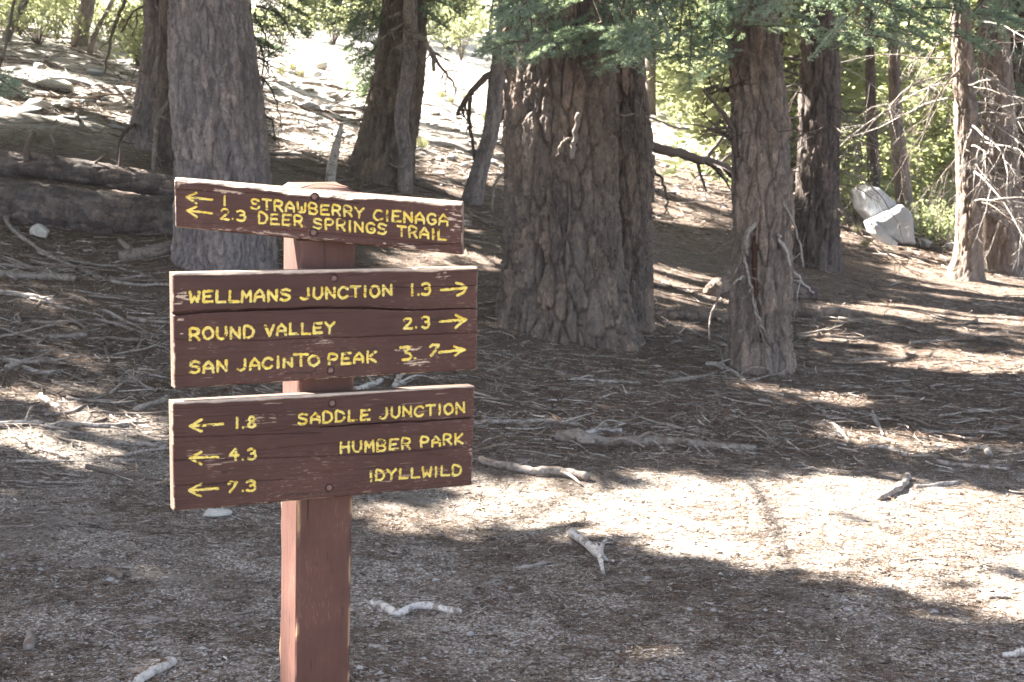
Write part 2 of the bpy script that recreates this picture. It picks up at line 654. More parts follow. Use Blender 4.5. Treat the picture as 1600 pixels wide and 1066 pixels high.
# stroke font, unit box, y up
S = {
    'A': [[(0, 0), (.05, .55), (.5, 1), (.95, .55), (1, 0)], [(.1, .36), (.9, .36)]],
    'B': [[(.05, 0), (.05, 1), (.7, 1), (.9, .78), (.65, .54), (.05, .54)], [(.65, .54), (.95, .28), (.75, 0), (.05, 0)]],
    'C': [[(1, .85), (.7, 1), (.3, .95), (.02, .6), (.05, .25), (.4, 0), (.8, .05), (1, .18)]],
    'D': [[(.05, 0), (.05, 1), (.55, 1), (.95, .7), (.95, .3), (.6, 0), (.05, 0)]],
    'E': [[(1, 1), (.1, .97), (.05, 0), (1, .02)], [(.1, .5), (.75, .52)]],
    'G': [[(.95, .85), (.6, 1), (.2, .9), (.02, .5), (.2, .1), (.6, 0), (.95, .15), (.97, .42), (.6, .42)]],
    'H': [[(.05, 0), (.05, 1)], [(.95, 0), (.95, 1)], [(.05, .52), (.95, .52)]],
    'I': [[(.5, 0), (.5, 1)]],
    'i': [[(.5, 0), (.5, .72)], [(.5, 1.0), (.52, 1.02)]],
    'J': [[(.8, 1), (.85, .35), (.6, .03), (.3, 0), (0, .15)]],
    'K': [[(.08, 0), (.08, 1)], [(.95, 1), (.12, .45), (.95, .02)]],
    'L': [[(.1, 1), (.08, .02), (1, 0)]],
    'M': [[(.02, 0), (.08, 1), (.5, .4), (.92, 1), (.98, 0)]],
    'N': [[(.05, 0), (.05, 1), (.95, .05), (.95, 1)]],
    'O': [[(.35, 1), (.7, .97), (.97, .65), (.95, .25), (.6, 0), (.3, .02), (.03, .35), (.05, .75), (.35, 1)]],
    'P': [[(.08, 0), (.08, 1), (.75, .98), (.95, .75), (.7, .48), (.1, .45)]],
    'R': [[(.08, 0), (.08, 1), (.75, .98), (.92, .75), (.7, .5), (.1, .46)], [(.55, .46), (.95, 0)]],
    'S': [[(.95, .88), (.6, 1), (.2, .95), (.08, .75), (.3, .56), (.75, .5), (.95, .28), (.75, .04), (.35, 0), (.02, .12)]],
    'T': [[(0, 1), (1, .98)], [(.5, .98), (.5, 0)]],
    'U': [[(.05, 1), (.05, .3), (.35, 0), (.7, .02), (.95, .35), (.95, 1)]],
    'V': [[(0, 1), (.5, 0), (1, 1)]],
    'W': [[(0, 1), (.15, .02), (.5, .5), (.85, .02), (1, 1)]],
    'w': [[(0, 1), (.12, .1), (.5, .0), (.9, .1), (1, 1)], [(.52, .05), (.55, .55)]],
    'Y': [[(0, 1), (.5, .5), (1, 1)], [(.5, .5), (.45, 0)]],
    '1': [[(.5, 0), (.5, 1)]],
    '2': [[(.05, .8), (.35, 1), (.8, .95), (.9, .7), (.6, .45), (.1, .1), (.1, .02), (1, 0)]],
    '3': [[(.05, .9), (.5, 1), (.9, .85), (.8, .6), (.45, .52)], [(.8, .6), (.98, .35), (.8, .05), (.4, 0), (.05, .08)]],
    '4': [[(.6, 1), (0, .4), (1, .38)], [(.7, .9), (.68, 0)]],
    '5': [[(0, .98), (.85, 1), (.45, .62), (.8, .5), (.98, .25), (.7, .02), (.2, 0)]],
    '7': [[(.0, .85), (.3, 1), (1, .98), (.6, .45), (.1, 0)]],
    '8': [[(.5, .54), (.12, .75), (.35, 1), (.75, .97), (.85, .75), (.5, .54), (.05, .25), (.35, 0), (.75, .02), (.95, .28), (.5, .54)]],
    '.': [[(.5, .02), (.52, .03)]],
}
NARROW = {'I': .35, 'i': .35, '1': .35, '.': .3}


def word(txt, x0, x1, b0, b1, cap):
    """strokes of a word in photograph pixels: left/right edge, baseline at both ends, cap height"""
    w = [NARROW.get(c, 1) for c in txt]
    x0, x1, b0, b1, cap = x0 + .6, x1 - .6, b0 - 1.5, b1 - 1.5, cap - (3.0 if cap > 15 else 2.0)
    gap = .42
    tot = sum(w) + gap * (len(w) - 1)
    out, u = [], 0
    r = np.random.default_rng(len(txt) * 31 + int(x0))
    for c, cw in zip(txt, w):
        jit = r.uniform(-.035, .035, 2)
        for st in S[c]:
            p = np.array(st, float)
            if len(p) > 3:
                p = spline(p, len(p) * 3) if c in 'BCDGJOPRSU235868' else p
            sx = (u + p[:, 0] * cw) / tot
            x = x0 + (x1 - x0) * sx
            y = b0 + (b1 - b0) * sx - cap * (p[:, 1] * (1 + jit[0]) + jit[1])
            out.append(np.stack([x, y], 1))
        u += cw + gap
    return out


def arrow(tip, tail, up, lo):
    return [np.array([tail, tip], float), np.array([up, ((up[0] + tip[0]) / 2 - 1, (up[1] * .45 + tip[1] * .55)), tip], float), np.array([lo, ((lo[0] + tip[0]) / 2 - 1, (lo[1] * .45 + tip[1] * .55)), tip], float)]


def seg_field(Pg, shape, a0, b0, da, db, segs, rmax):
    """distance of every grid point to the nearest segment (metres), grid regular enough to window"""
    D = np.full(shape, 1.0)
    PA, PB = Pg
    for (p, q) in segs:
        ma = (np.minimum(p[0], q[0]) - rmax, np.maximum(p[0], q[0]) + rmax)
        mb = (np.minimum(p[1], q[1]) - rmax, np.maximum(p[1], q[1]) + rmax)
        i0, i1 = int((ma[0] - a0) / da) - 3, int((ma[1] - a0) / da) + 4
        pad = int(.03 / db)
        j0, j1 = int((mb[0] - b0) / db) - pad, int((mb[1] - b0) / db) + pad
        sl_ = (slice(max(j0, 0), max(j1, 0)), slice(max(i0, 0), max(i1, 0)))
        x, y = PA[sl_], PB[sl_]
        if x.size == 0:
            continue
        dx, dy = q[0] - p[0], q[1] - p[1]
        L = dx * dx + dy * dy + 1e-12
        t = np.clip(((x - p[0]) * dx + (y - p[1]) * dy) / L, 0, 1)
        d = np.hypot(x - p[0] - t * dx, y - p[1] - t * dy)
        D[sl_] = np.minimum(D[sl_], d)
    return D


SIGN = thing('trail_signpost', 'brown wooden trail signpost with three painted boards lettered in yellow', 'signpost', (fl_lo[0] + .05, fl_lo[1] + .05, 0))
SIGN_ORG = np.array(SIGN.location)


def make_board(label, quad, O, N, thick, strokes, cracks, bolts, bevel, seed, stroke_px=2.05, wearspots=()):
    """quad: TL TR BR BL front corners in photograph pixels on the plane through O with normal N (towards the camera)"""
    def pl(px, py):
        d = ray(px, py)
        return EYE + d * (((O - EYE) @ N) / (d @ N))
    C3 = [pl(*q) for q in quad]
    e1 = unit((C3[1] - C3[0]) + (C3[2] - C3[3]))
    e1 = unit(e1 - N * (e1 @ N))
    e2 = np.cross(N, e1)
    e2 = e2 if e2[2] > 0 else -e2
    org = (C3[0] + C3[1] + C3[2] + C3[3]) / 4

    def loc(px, py):
        q = pl(px, py) - org
        return np.array([q @ e1, q @ e2])
    c = [loc(*q) for q in quad]
    w = np.linalg.norm(c[1] - c[0])
    h = np.linalg.norm(c[3] - c[0])
    print('BOARD', round(w, 3), round(h, 3), 'right h', round(np.linalg.norm(c[2] - c[1]), 3), [np.round(x, 3) for x in c])
    nx, ny = 880, max(120, int(880 * h / w))
    s, t = np.meshgrid(np.linspace(0, 1, nx), np.linspace(0, 1, ny))       # t 0 = bottom
    s_, t_ = s[..., None], t[..., None]
    G = (c[3] * (1 - s_) + c[2] * s_) * (1 - t_) + (c[0] * (1 - s_) + c[1] * s_) * t_
    PA, PB = G[..., 0].copy(), G[..., 1].copy()
    pp = np.stack([PA.ravel(), PB.ravel(), np.full(PA.size, seed * 3.3)], 1)
    # wavy edges: pull borders in and out a little
    n1 = fbm(pp * np.array([30, 60, 1]), 3, seed).reshape(PA.shape)
    # strokes
    px_m = w / np.hypot(quad[1][0] - quad[0][0], quad[1][1] - quad[0][1])
    segs = []
    for st in strokes:
        q = np.array([loc(*p) for p in st])
        segs += [(q[i], q[i + 1]) for i in range(len(q) - 1)]
    da, db = w / (nx - 1), h / (ny - 1)
    a0, b0 = min(c[0][0], c[3][0]), min(c[3][1], c[2][1])
    D = seg_field((PA, PB), PA.shape, a0, b0, da, db, segs, .006)
    en = fbm(pp * 260, 2, seed + 3).reshape(PA.shape)
    rs = stroke_px * px_m * (1 + .8 * en)
    yellow = 1 - sstep(.86, 1.08, D / rs)
    chip = fbm(pp * np.array([120, 240, 1]), 3, seed + 8).reshape(PA.shape)
    yellow = yellow * (1 - .9 * sstep(.16, .24, chip))
    groove = np.clip(1 - (D / (rs * 1.05)) ** 2, 0, 1)
    dep = .0032 * np.sqrt(groove)
    # cracks: (pixel polyline, width px at start, width px at end, depth)
    for (pts, w0, w1, dp) in cracks:
        q = np.array([loc(*p) for p in pts])
        n = 14 * (len(q) - 1)
        q = spline(q, n)
        q[:, 1] += .0009 * np.cumsum(np.random.default_rng(seed + n).normal(0, 1, n)) * .5
        for i in range(n - 1):
            ww = (w0 + (w1 - w0) * i / (n - 1)) * px_m * .5
            d1 = seg_field((PA, PB), PA.shape, a0, b0, da, db, [(q[i], q[i + 1])], .008)
            g = 1 - sstep(.7, 1.25, d1 / max(ww, .0006))
            dep = np.maximum(dep, dp * g)
            yellow = yellow * (1 - g * (dp > .002))
    # fine weathering checks along the grain
    fine = fbm(pp * np.array([7, 420, 1]), 3, seed + 12).reshape(PA.shape)
    long_ = fbm(pp * np.array([2.5, 90, 1]), 3, seed + 15).reshape(PA.shape)
    dep = dep + .0007 * sstep(.12, .22, fine) + .0012 * sstep(.2, .27, long_)
    dep = dep + .0012 * n1 + .0005 * fbm(pp * np.array([60, 160, 1]), 2, seed + 14).reshape(PA.shape)
    # edges: rounded over, top edge chamfered and worn
    et, eb, el_, er = (1 - t) * h, t * h, s * w, (1 - s) * w
    bt, bo = bevel
    wv = 1 + .9 * fbm(pp * np.array([35, 35, 1]), 3, seed + 22).reshape(PA.shape)
    bt = bt * (.45 + 1.1 * vnoise(np.stack([PA.ravel() * 5, 0 * PA.ravel(), np.full(PA.size, seed)], 1), 3).reshape(PA.shape)) * wv
    dep = dep + np.clip(bt - et, 0, None) * .95
    for e in (eb, el_, er):
        dep = dep + np.clip(bo * wv - e, 0, None) ** 2 / (bo * 1.3)
    # bare wood: scratches, and a worn top edge whose pale colour includes sunlight
    edge = 1 - sstep(.5, 1.25, et / np.maximum(bt * 1.0, 1e-4))
    edge = np.maximum(edge, .5 * (1 - sstep(.2, 1.2, np.minimum(np.minimum(el_, er), eb) / (bo * wv * .7))) * sstep(.0, .12, fbm(pp * 45, 2, seed + 5).reshape(PA.shape)))
    scr = sstep(.2, .25, fbm(pp * np.array([26, 300, 1]), 3, seed + 31).reshape(PA.shape)) * sstep(.05, .2, fbm(pp * np.array([9, 14, 1]), 3, seed + 37).reshape(PA.shape))
    bare = np.maximum(edge * .75, scr * .3)
    st2 = fbm(pp * np.array([55, 620, 1]), 3, seed + 51).reshape(PA.shape) + .6 * fbm(pp * np.array([150, 300, 1]), 2, seed + 53).reshape(PA.shape)
    for (x, y, rx, ry, am) in wearspots:
        q = loc(x, y)
        m = np.exp(-((PA - q[0]) / (rx * px_m)) ** 2 - ((PB - q[1]) / (ry * px_m)) ** 2)
        bare = np.maximum(bare, .8 * am * sstep(.44, .56, m * .52 + st2 * .9))
    bare = np.clip(bare, 0, 1) * (1 - yellow)
    Vf = np.stack([PA, -dep, PB], -1).reshape(-1, 3)
    idx = np.arange(nx * ny).reshape(ny, nx)
    q = np.stack([idx[:-1, :-1], idx[:-1, 1:], idx[1:, 1:], idx[1:, :-1]], -1).reshape(-1, 4)
    loop = np.concatenate([idx[0, :-1], idx[:-1, -1], idx[-1, :0:-1], idx[:0:-1, 0]])
    nb = len(loop)
    rings = []
    Vs = [Vf]
    prev = loop
    base = len(Vf)
    Qs = [q]
    for kk, dd in enumerate((thick * .35, thick * .7, thick * .93, thick)):
        Vr = Vf[loop].copy()
        inn = .0012 * fbm(np.stack([Vr[:, 0] * 90, Vr[:, 2] * 90, np.full(nb, dd * 200)], 1), 2, seed + kk)
        ctr = np.array([0, 0, 0])
        Vr[:, [0, 2]] *= (1 - (.004 if dd == thick else 0)) + inn[:, None]
        Vr[:, 1] = -dd
        Vs.append(Vr)
        cur = base + np.arange(nb)
        Qs.append(np.stack([prev, cur, np.roll(cur, -1), np.roll(prev, -1)], -1))
        prev = cur
        base += nb
    Vs.append(np.array([[0, -thick, 0]]))
    tri = np.stack([prev, np.full(nb, base), np.roll(prev, -1)], -1)
    V = np.concatenate(Vs)
    V[:, 1] *= -1                                   # local +y goes into the board
    ex = len(V) - nx * ny
    side_bare = np.full(ex, .12)
    me = mesh('board', V, [np.concatenate(Qs), tri], PAINT_BOARD, None, True, {
        'yellow': np.concatenate([yellow.ravel(), np.zeros(ex)]),
        'bare': np.concatenate([bare.ravel(), side_bare])})
    o = obj('board', me, SIGN)
    M = Matrix(((e1[0], -N[0], e2[0], org[0] - SIGN_ORG[0]), (e1[1], -N[1], e2[1], org[1] - SIGN_ORG[1]), (e1[2], -N[2], e2[2], org[2] - SIGN_ORG[2]), (0, 0, 0, 1)))
    o.matrix_local = M
    o['label'] = label
    for (bx, by) in bolts:                          # countersunk bolt: near-black ring standing in for recess shade, and a domed head
        q = loc(bx, by)
        b = Bag()
        n = 20
        a = np.arange(n) * 2 * math.pi / n
        prof = [(.0088, .0006), (.0084, -.0006), (.0066, -.0008), (.0062, .0016), (.0058, .0016), (.0052, -.0010), (.003, -.0018)]
        Vb = np.concatenate([np.stack([np.cos(a) * r, np.full(n, z), np.sin(a) * r], 1) for r, z in prof] + [np.array([[0, -.0021, 0]])])
        Q = []
        for k in range(len(prof) - 1):
            j = np.arange(n)
            Q.append(np.stack([k * n + j, k * n + (j + 1) % n, (k + 1) * n + (j + 1) % n, (k + 1) * n + j], -1))
        j = np.arange(n)
        T = np.stack([(len(prof) - 1) * n + j, (len(prof) - 1) * n + (j + 1) % n, np.full(n, len(prof) * n)], -1)
        b.add(Vb[:5 * n], np.concatenate(Q[:4]), None, 0)
        b.add(Vb, np.concatenate(Q[4:]), T, 1)
        bo_ = obj('bolt', b.mesh('bolt', [BOLT_RING, BOLT]), o)
        bo_.location = (q[0], .0005, q[1])
    return o


# post front face plane and the boards in front of it
T_B = .036
fl_mid = post_fl(1.35)
O23 = fl_mid + NV * (T_B + .001)
b2 = (word('WELLMANS', 296.5, 454, 474.5, 470.5, 19.5) + word('JUNCTION', 470, 613, 469.2, 463.4, 19) + word('1', 641, 648, 462.8, 462.8, 19) + word('.', 651, 657, 462.8, 462.8, 18)
      + word('3', 659, 673, 462.6, 462.2, 20) + [np.array([(689.6, 453.2), (729, 450.5)]), np.array([(713, 442), (722, 444.5), (728.5, 449.5)]), np.array([(729.5, 449.5), (724, 457.5), (714.7, 462.3)])]
      + word('ROUND', 296, 397, 532.4, 529, 20) + word('VALLEY', 414, 523, 526, 521.5, 19) + word('2', 631, 644.5, 514.6, 514.3, 19) + word('.', 647.5, 653.5, 513.2, 513.2, 18)
      + word('3', 659.5, 671.5, 514.2, 513.8, 20) + arrow((728.8, 499.8), (687.7, 502.6), (713, 492.6), (712.5, 512.2))
      + word('SAN', 296.5, 355, 584.8, 582, 20) + word('JAC', 371, 425.5, 580, 576.5, 19) + word('i', 431, 438, 576.2, 576, 19) + word('N', 442.5, 457.5, 575.4, 575, 15)
      + word('T', 459, 482, 573, 572.6, 21) + word('O', 482, 499, 572.5, 572, 17.5) + word('PEAK', 513, 588.5, 571, 566.7, 18.7) + word('5', 625.5, 643.5, 564.2, 564, 22)
      + word('.', 645.5, 652, 562.4, 562.2, 18) + word('7', 672, 686.5, 557.6, 557, 19.5) + arrow((726.5, 546.6), (687, 550.8), (709.8, 541.5), (710.4, 557)))
b3 = (arrow((297.3, 666.4), (348.5, 662.7), (315, 655.8), (315, 674.4)) + arrow((296.6, 716.3), (341.3, 713.9), (314.6, 706.3), (315, 725.5)) + arrow((296, 766.5), (340.6, 763.4), (314.4, 757), (314, 775.5))
      + word('1', 367, 374, 670, 670, 18) + word('.', 377, 383, 670, 670, 18) + word('8', 387, 399.5, 669.8, 669.4, 19) + word('4', 359, 373.4, 720.3, 720, 19) + word('.', 376.5, 382.5, 720, 720, 18)
      + word('3', 386.5, 400.5, 719.8, 719.4, 19) + word('7', 357, 371, 771, 770.6, 19) + word('.', 376.6, 382.6, 768.6, 768.6, 18) + word('3', 385, 400, 769, 768.6, 19.5)
      + word('SADDLE', 466, 578, 664, 658, 18.5) + word('JUNCTION', 593, 726.5, 655.5, 647, 18.5) + word('HUMBER', 532, 642, 709, 702.8, 18.5) + word('PARK', 657, 724, 700, 694.5, 18)
      + word('IDYLLWILD', 577, 721, 753, 743.2, 17.5))
b1 = (arrow((291.2, 308.1), (331.4, 312.3), (306.6, 301.3), (306.6, 318)) + arrow((292, 329.2), (330.8, 333.4), (306.2, 323.6), (307.4, 339)) + word('1', 347, 354.5, 322, 322, 17.5)
      + word('2', 345, 357.5, 344, 345, 19) + word('.', 360, 366, 344.5, 344.5, 18) + word('3', 369, 383.5, 346.2, 347, 19)
      + word('STRAwBERRY', 391.5, 568.5, 327.2, 341.4, 18.2) + word('CIENAGA', 583.5, 699.7, 344.8, 353.2, 18.5) + word('DEER', 403.5, 473, 349.6, 355.2, 18.6)
      + word('SPRINGS', 489, 604, 357.9, 368.2, 18.4) + word('TRAIL', 620.5, 697, 370, 376.8, 18.4))

make_board('middle board listing three destinations with arrows pointing right', [(270.5, 426.5), (747, 417), (745.5, 577.5), (273.5, 607.5)], O23, NV, T_B, b2,
           [([(268, 491.5), (330, 489), (400, 487), (500, 484.5), (620, 484), (748, 484)], 4.6, 1.6, .012), ([(380, 533), (500, 529), (640, 525), (748, 519)], .9, 1.5, .003),
            ([(540, 449), (650, 449.5), (748, 446)], .8, 1.4, .003), ([(272, 530), (380, 533)], 1, .6, .002), ([(462, 572), (478, 560), (492, 547)], 1.0, .8, .002), ([(486, 587), (506, 558)], 1.0, .8, .002)],
           [(522, 435.2), (516.7, 579)], (.0052, .0035), 11, 2.15, [(282, 463, 14, 13, .9), (283, 500, 10, 7, .9), (282, 522, 8, 7, .8), (640, 545, 26, 8, .75), (690, 432, 22, 7, .7), (650, 567, 40, 9, .7), (560, 590, 120, 5, .75), (500, 535, 30, 5, .6)])
make_board('lowest board listing three destinations with arrows pointing left', [(269.5, 628.5), (742, 603.5), (737.3, 758.3), (272.5, 799.3)], O23 + NV * .0, NV, T_B, b3,
           [([(500, 668), (560, 663), (640, 659), (743, 655)], .9, 3.2, .010), ([(272, 683), (380, 680), (500, 676)], .8, 1.0, .003), ([(272, 719), (400, 716), (560, 711), (740, 700)], 1, 1, .003),
            ([(272, 759), (350, 755), (450, 748)], 1, .6, .003), ([(640, 702), (690, 712)], .8, .6, .002)],
           [(519, 630.3), (514.5, 762.4)], (.0036, .0032), 23, 2.0, [(392, 662, 16, 8, .7), (427, 655, 8, 7, .5), (735, 705, 5, 14, .6), (405, 786, 12, 4, .6)])


def solve_b1():
    """yaw of the top board: its ends come out equally tall"""
    best = None
    q = [(272, 277.5), (722, 315.5), (722, 398.2), (273.5, 355)]
    for ph in np.radians(np.arange(-10, 20, .5)):
        N = np.array([math.sin(ph), -math.cos(ph), 0])
        O = O23 + DV * .05 - NV * .012
        P = []
        for a_, b_ in q:
            d = ray(a_, b_)
            P.append(EYE + d * (((O - EYE) @ N) / (d @ N)))
        e = abs(np.linalg.norm(P[3] - P[0]) - np.linalg.norm(P[2] - P[1]))
        if best is None or e < best[0]:
            best = (e, ph, N, O, q)
    return best


_, ph1, N1, O1, q1 = solve_b1()
ph1 = max(min(ph1, math.radians(4)), math.radians(-4))
N1 = np.array([math.sin(ph1), -math.cos(ph1), 0])
print('B1 yaw', math.degrees(ph1))
make_board('narrow tilted top board with white worn upper edge and arrows pointing left', q1, O1, N1, T_B, b1,
           [([(272, 296), (420, 303), (560, 318)], .6, .8, .002), ([(600, 384), (720, 380)], .6, 1.2, .003)],
           [(491.5, 308), (490.1, 363.8)], (.0105, .0035), 37, 1.85, [(352, 299, 40, 5, .8), (710, 345, 14, 30, .75), (640, 388, 60, 7, .75), (420, 365, 120, 5, .5), (280, 290, 9, 9, .8)])


def make_post():
    zb, zt = -.12, at(500, 297, PY0)[2]
    z_notch = at(460, 376, PY0)[2]
    nz, nw = 260, 16
    zs = np.linspace(zb, zt, nz)
    zs = np.sort(np.concatenate([zs, [z_notch - .0005, z_notch + .0005]]))
    # cross-section loop: front, right, back, left; corners chipped
    uu = np.linspace(0, 1, nw)
    loop = [(u, 0) for u in uu[:-1]] + [(1, v) for v in uu[:-1]] + [(1 - u, 1) for u in uu[:-1]] + [(0, 1 - v) for v in uu[:-1]]
    loop = np.array(loop)
    n = len(loop)
    V, bare = [], []
    for z in zs:
        fl = post_fl(z)
        a = loop * PW
        notch = .018 if z > z_notch else 0.0
        e = np.minimum(loop, 1 - loop)
        corner = (e.max(1) < .5) & (e.sum(1) < .001)
        v = np.maximum(a[:, 1], notch)
        P = fl + a[:, :1] * DV - v[:, None] * NV
        V.append(P)
        ce = np.clip(1 - e.max(1) / .07, 0, 1) * (e.min(1) < .01)
        bare.append(ce)
    V = np.array(V)
    bare = np.array(bare)
    nn = fbm(V.reshape(-1, 3) * np.array([40, 40, 14]), 3, 4).reshape(bare.shape)
    grain = fbm(V.reshape(-1, 3) * np.array([180, 180, 5]), 3, 6).reshape(bare.shape)
    # inward chips on the corners
    c = V.mean(1, keepdims=True)
    inward = unit(c - V)
    amt = bare * np.clip(.004 + .012 * nn, 0, .01) + .0012 * np.clip(grain + .1, 0, 1)
    V = V + inward * amt[..., None]
    bare = np.clip(bare * sstep(.02, .12, fbm(V.reshape(-1, 3) * np.array([25, 25, 22]), 3, 14).reshape(bare.shape)), 0, 1) * .8
    nzz = len(zs)
    # sloping cut on the top end
    V[-1, :, 2] += (loop[:, 1] * .012) - .006
    i, j = np.meshgrid(np.arange(nzz - 1), np.arange(n), indexing='ij')
    q = np.stack([i * n + j, i * n + (j + 1) % n, (i + 1) * n + (j + 1) % n, (i + 1) * n + j], -1).reshape(-1, 4)
    base = nzz * n
    top2 = V[-1] + unit(c[-1] - V[-1]) * .012
    top2[:, 2] += .008
    ctr = top2.mean(0)
    ctr[2] += .004
    j = np.arange(n)
    q2 = np.stack([(nzz - 1) * n + j, (nzz - 1) * n + (j + 1) % n, base + (j + 1) % n, base + j], -1)
    t = np.stack([base + j, base + (j + 1) % n, np.full(n, base + n)], -1)
    VV = np.concatenate([V.reshape(-1, 3), top2, ctr[None]]) - SIGN_ORG
    bb = np.concatenate([bare.ravel(), np.full(n + 1, .06)])
    me = mesh('post', VV, [np.concatenate([q, q2]), t], PAINT_POST, None, False, {'bare': bb, 'yellow': 0 * bb})
    obj('post', me, SIGN)


make_post()


# ------------------------------------------------------------------ trees
def trunk_mesh(path, mat, bark_s, bark_d, nang=120, step=.03, seed=1, flare=.35, fl_h=.35, top=11.0, vis=4.2, ecc=.06):
    """path: list of (x,y,z,r) bottom to top in the world. Displaced plates and furrows."""
    path = np.array(path, float)
    c, r = path[:, :3], path[:, 3]
    d = unit(c[-1] - c[-2])
    if d[2] < .5:
        d = unit(d + np.array([0, 0, 1.0]))
    if top > c[-1, 2]:
        L = top - c[-1, 2]
        ext = [c[-1] + d * L * k / 3 * np.array([1.0 - .2 * k, 1, 1]) for k in (1, 2, 3)]
        c = np.concatenate([c, ext])
        r = np.concatenate([r, [r[-1] * .75, r[-1] * .45, r[-1] * .12]])
    seg = np.concatenate([[0], np.cumsum(np.linalg.norm(np.diff(c, axis=0), axis=1))])
    visL = np.interp(vis, c[:, 2], seg) if c[-1, 2] > vis else seg[-1]
    s = np.concatenate([np.arange(0, visL, step), np.linspace(visL, seg[-1], 30)]) if visL < seg[-1] else np.arange(0, seg[-1], step)
    S_ = spline(c, 400)
    sp = np.concatenate([[0], np.cumsum(np.linalg.norm(np.diff(S_, axis=0), axis=1))])
    Cc = np.stack([np.interp(s, sp * seg[-1] / sp[-1], S_[:, k]) for k in range(3)], 1)
    Rr = np.interp(s, seg, r)
    th = np.linspace(0, 2 * math.pi, nang, endpoint=False)
    TH, SS = np.meshgrid(th, s)
    RR = np.broadcast_to(Rr[:, None], TH.shape)
    q = np.stack([np.cos(TH) * 1.3, np.sin(TH) * 1.3, SS * .35], -1).reshape(-1, 3)
    shape = 1 + ecc * 2 * fbm(q + seed, 3, seed).reshape(TH.shape)
    fl = np.exp(-SS / fl_h)
    lob = .5 + .9 * np.clip(vnoise(np.stack([np.cos(TH).ravel() * 1.9, np.sin(TH).ravel() * 1.9, np.full(TH.size, seed * 1.7)], 1), seed).reshape(TH.shape), 0, 1)
    RB = RR * shape * (1 + flare * fl * lob)
    p = np.stack([np.cos(TH) * RB, np.sin(TH) * RB, SS], -1).reshape(-1, 3)
    w = p + .16 * bark_s * np.stack([fbm(p / bark_s * 1.2, 3, seed + 1), fbm(p / bark_s * 1.2, 3, seed + 2), fbm(p / bark_s * .8, 3, seed + 3)], 1) * 2
    f1, f2, idv = worley(w / bark_s * np.array([1, 1, .22]), seed)
    plate = sstep(.015, .13, f2 - f1) * (.55 + .6 * idv)
    f1b, f2b, idb = worley(w / bark_s * np.array([2.6, 2.6, .9]), seed + 5)
    plate = plate + .34 * sstep(0, .16, f2b - f1b) * (.3 + idb) - .1
    plate = plate + .25 * fbm(p / bark_s * np.array([5, 5, 1.2]), 3, seed + 7) + .5 * fbm(p / bark_s * np.array([7, 7, 5]), 3, seed + 8)
    disp = bark_d * (plate - .7).reshape(TH.shape)
    rr = RB + disp * np.minimum(1, RR / max(r[0] * .5, 1e-3))
    V = np.stack([Cc[:, None, 0] + np.cos(TH) * rr, Cc[:, None, 1] + np.sin(TH) * rr, np.broadcast_to(Cc[:, None, 2], TH.shape)], -1)
    ns = len(s)
    i, j = np.meshgrid(np.arange(ns - 1), np.arange(nang), indexing='ij')
    Q = np.stack([i * nang + j, i * nang + (j + 1) % nang, (i + 1) * nang + (j + 1) % nang, (i + 1) * nang + j], -1).reshape(-1, 4)
    VV = V.reshape(-1, 3)
    org = c[0].copy()
    return mesh('trunk', VV - org, Q, mat, None, True, {'plate': .6 * idv + .4 * idb}), org


def px_path(spec, Y=None):
    b = hit(spec[0][0], spec[0][1])
    Y = b[1] + .9 * spec[min(1, len(spec) - 1)][2] * .5 / F * b[1] if Y is None else Y
    out = []
    for k, (x, y, w) in enumerate(spec):
        P = at(x, y, Y)
        depth = (P - EYE) @ FWD
        out.append((P[0], P[1], P[2], w * .5 / F * depth))
    # sink the foot a little
    x, y, z, r = out[0]
    g = gz(x, y)
    out[0] = (x, y, min(z, g) - .12, r)
    return out


TREES = {}


def add_tree(key, label, spec, mat, bs, bd, nang=120, step=.03, seed=1, flare=.3, fl_h=.35, top=11, Y=None, name='conifer_tree', group=None, cat='tree', vis=4.2):
    pa = px_path(spec, Y)
    me, org = trunk_mesh(pa, mat, bs, bd, nang, step, seed, flare, fl_h, top, vis)
    t = thing(name, label, cat, org, group)
    obj('trunk', me, t)
    TREES[key] = dict(root=t, org=np.array(org), path=np.array(pa))
    print('TREE', key, np.round(org, 2), 'r', round(pa[1][3], 3))
    return t


add_tree('T3', 'very thick twin-trunked conifer with deeply furrowed plated bark, right of the signpost',
         [(886, 531, 205), (882, 490, 190), (879, 400, 174), (877, 300, 168), (876, 150, 164), (872, 0, 152)], BARK_BIG, .095, .055, 340, .013, 3, .22, .35, 14)
t3 = TREES['T3']
pb = px_path([(962, 508, 104), (966, 400, 102), (968, 250, 102), (960, 100, 86), (953, 0, 76)], t3['org'][1] + .42)
me, org = trunk_mesh(pb, BARK_BIG, .085, .045, 220, .015, 8, .15, .3, 12)
obj('trunk', me, t3['root'], org - t3['org'])
add_tree('T4', 'reddish-brown conifer with a torn bark scar and dead limbs hanging at its base',
         [(1190, 582, 100), (1188, 500, 93), (1190, 400, 89), (1190, 300, 91), (1188, 200, 87), (1181, 100, 79), (1175, 0, 71)], BARK_RED, .065, .034, 180, .016, 5, .14, .25, 12)
add_tree('T1', 'broad grey straight conifer standing directly behind the left end of the signpost boards',
         [(350, 432, 160), (350, 380, 150), (347, 280, 147), (337, 150, 138), (324, 0, 120)], BARK_GREY, .07, .03, 220, .018, 11, .12, .3, 14)
add_tree('T1b', 'slim dark conifer half hidden behind the right edge of the broad grey conifer',
         [(392, 330, 44), (388, 200, 42), (380, 90, 40), (372, 0, 38)], BARK_DARK, .06, .02, 80, .03, 12, .1, .3, 12, Y=TREES['T1']['org'][1] + 1.0)
add_tree('T0', 'curved grey conifer growing just left of and behind the broad grey conifer',
         [(226, 232, 62), (236, 180, 52), (244, 110, 47), (250, 50, 46), (246, 0, 44)], BARK_GREY, .07, .025, 100, .03, 13, .25, .4, 12)
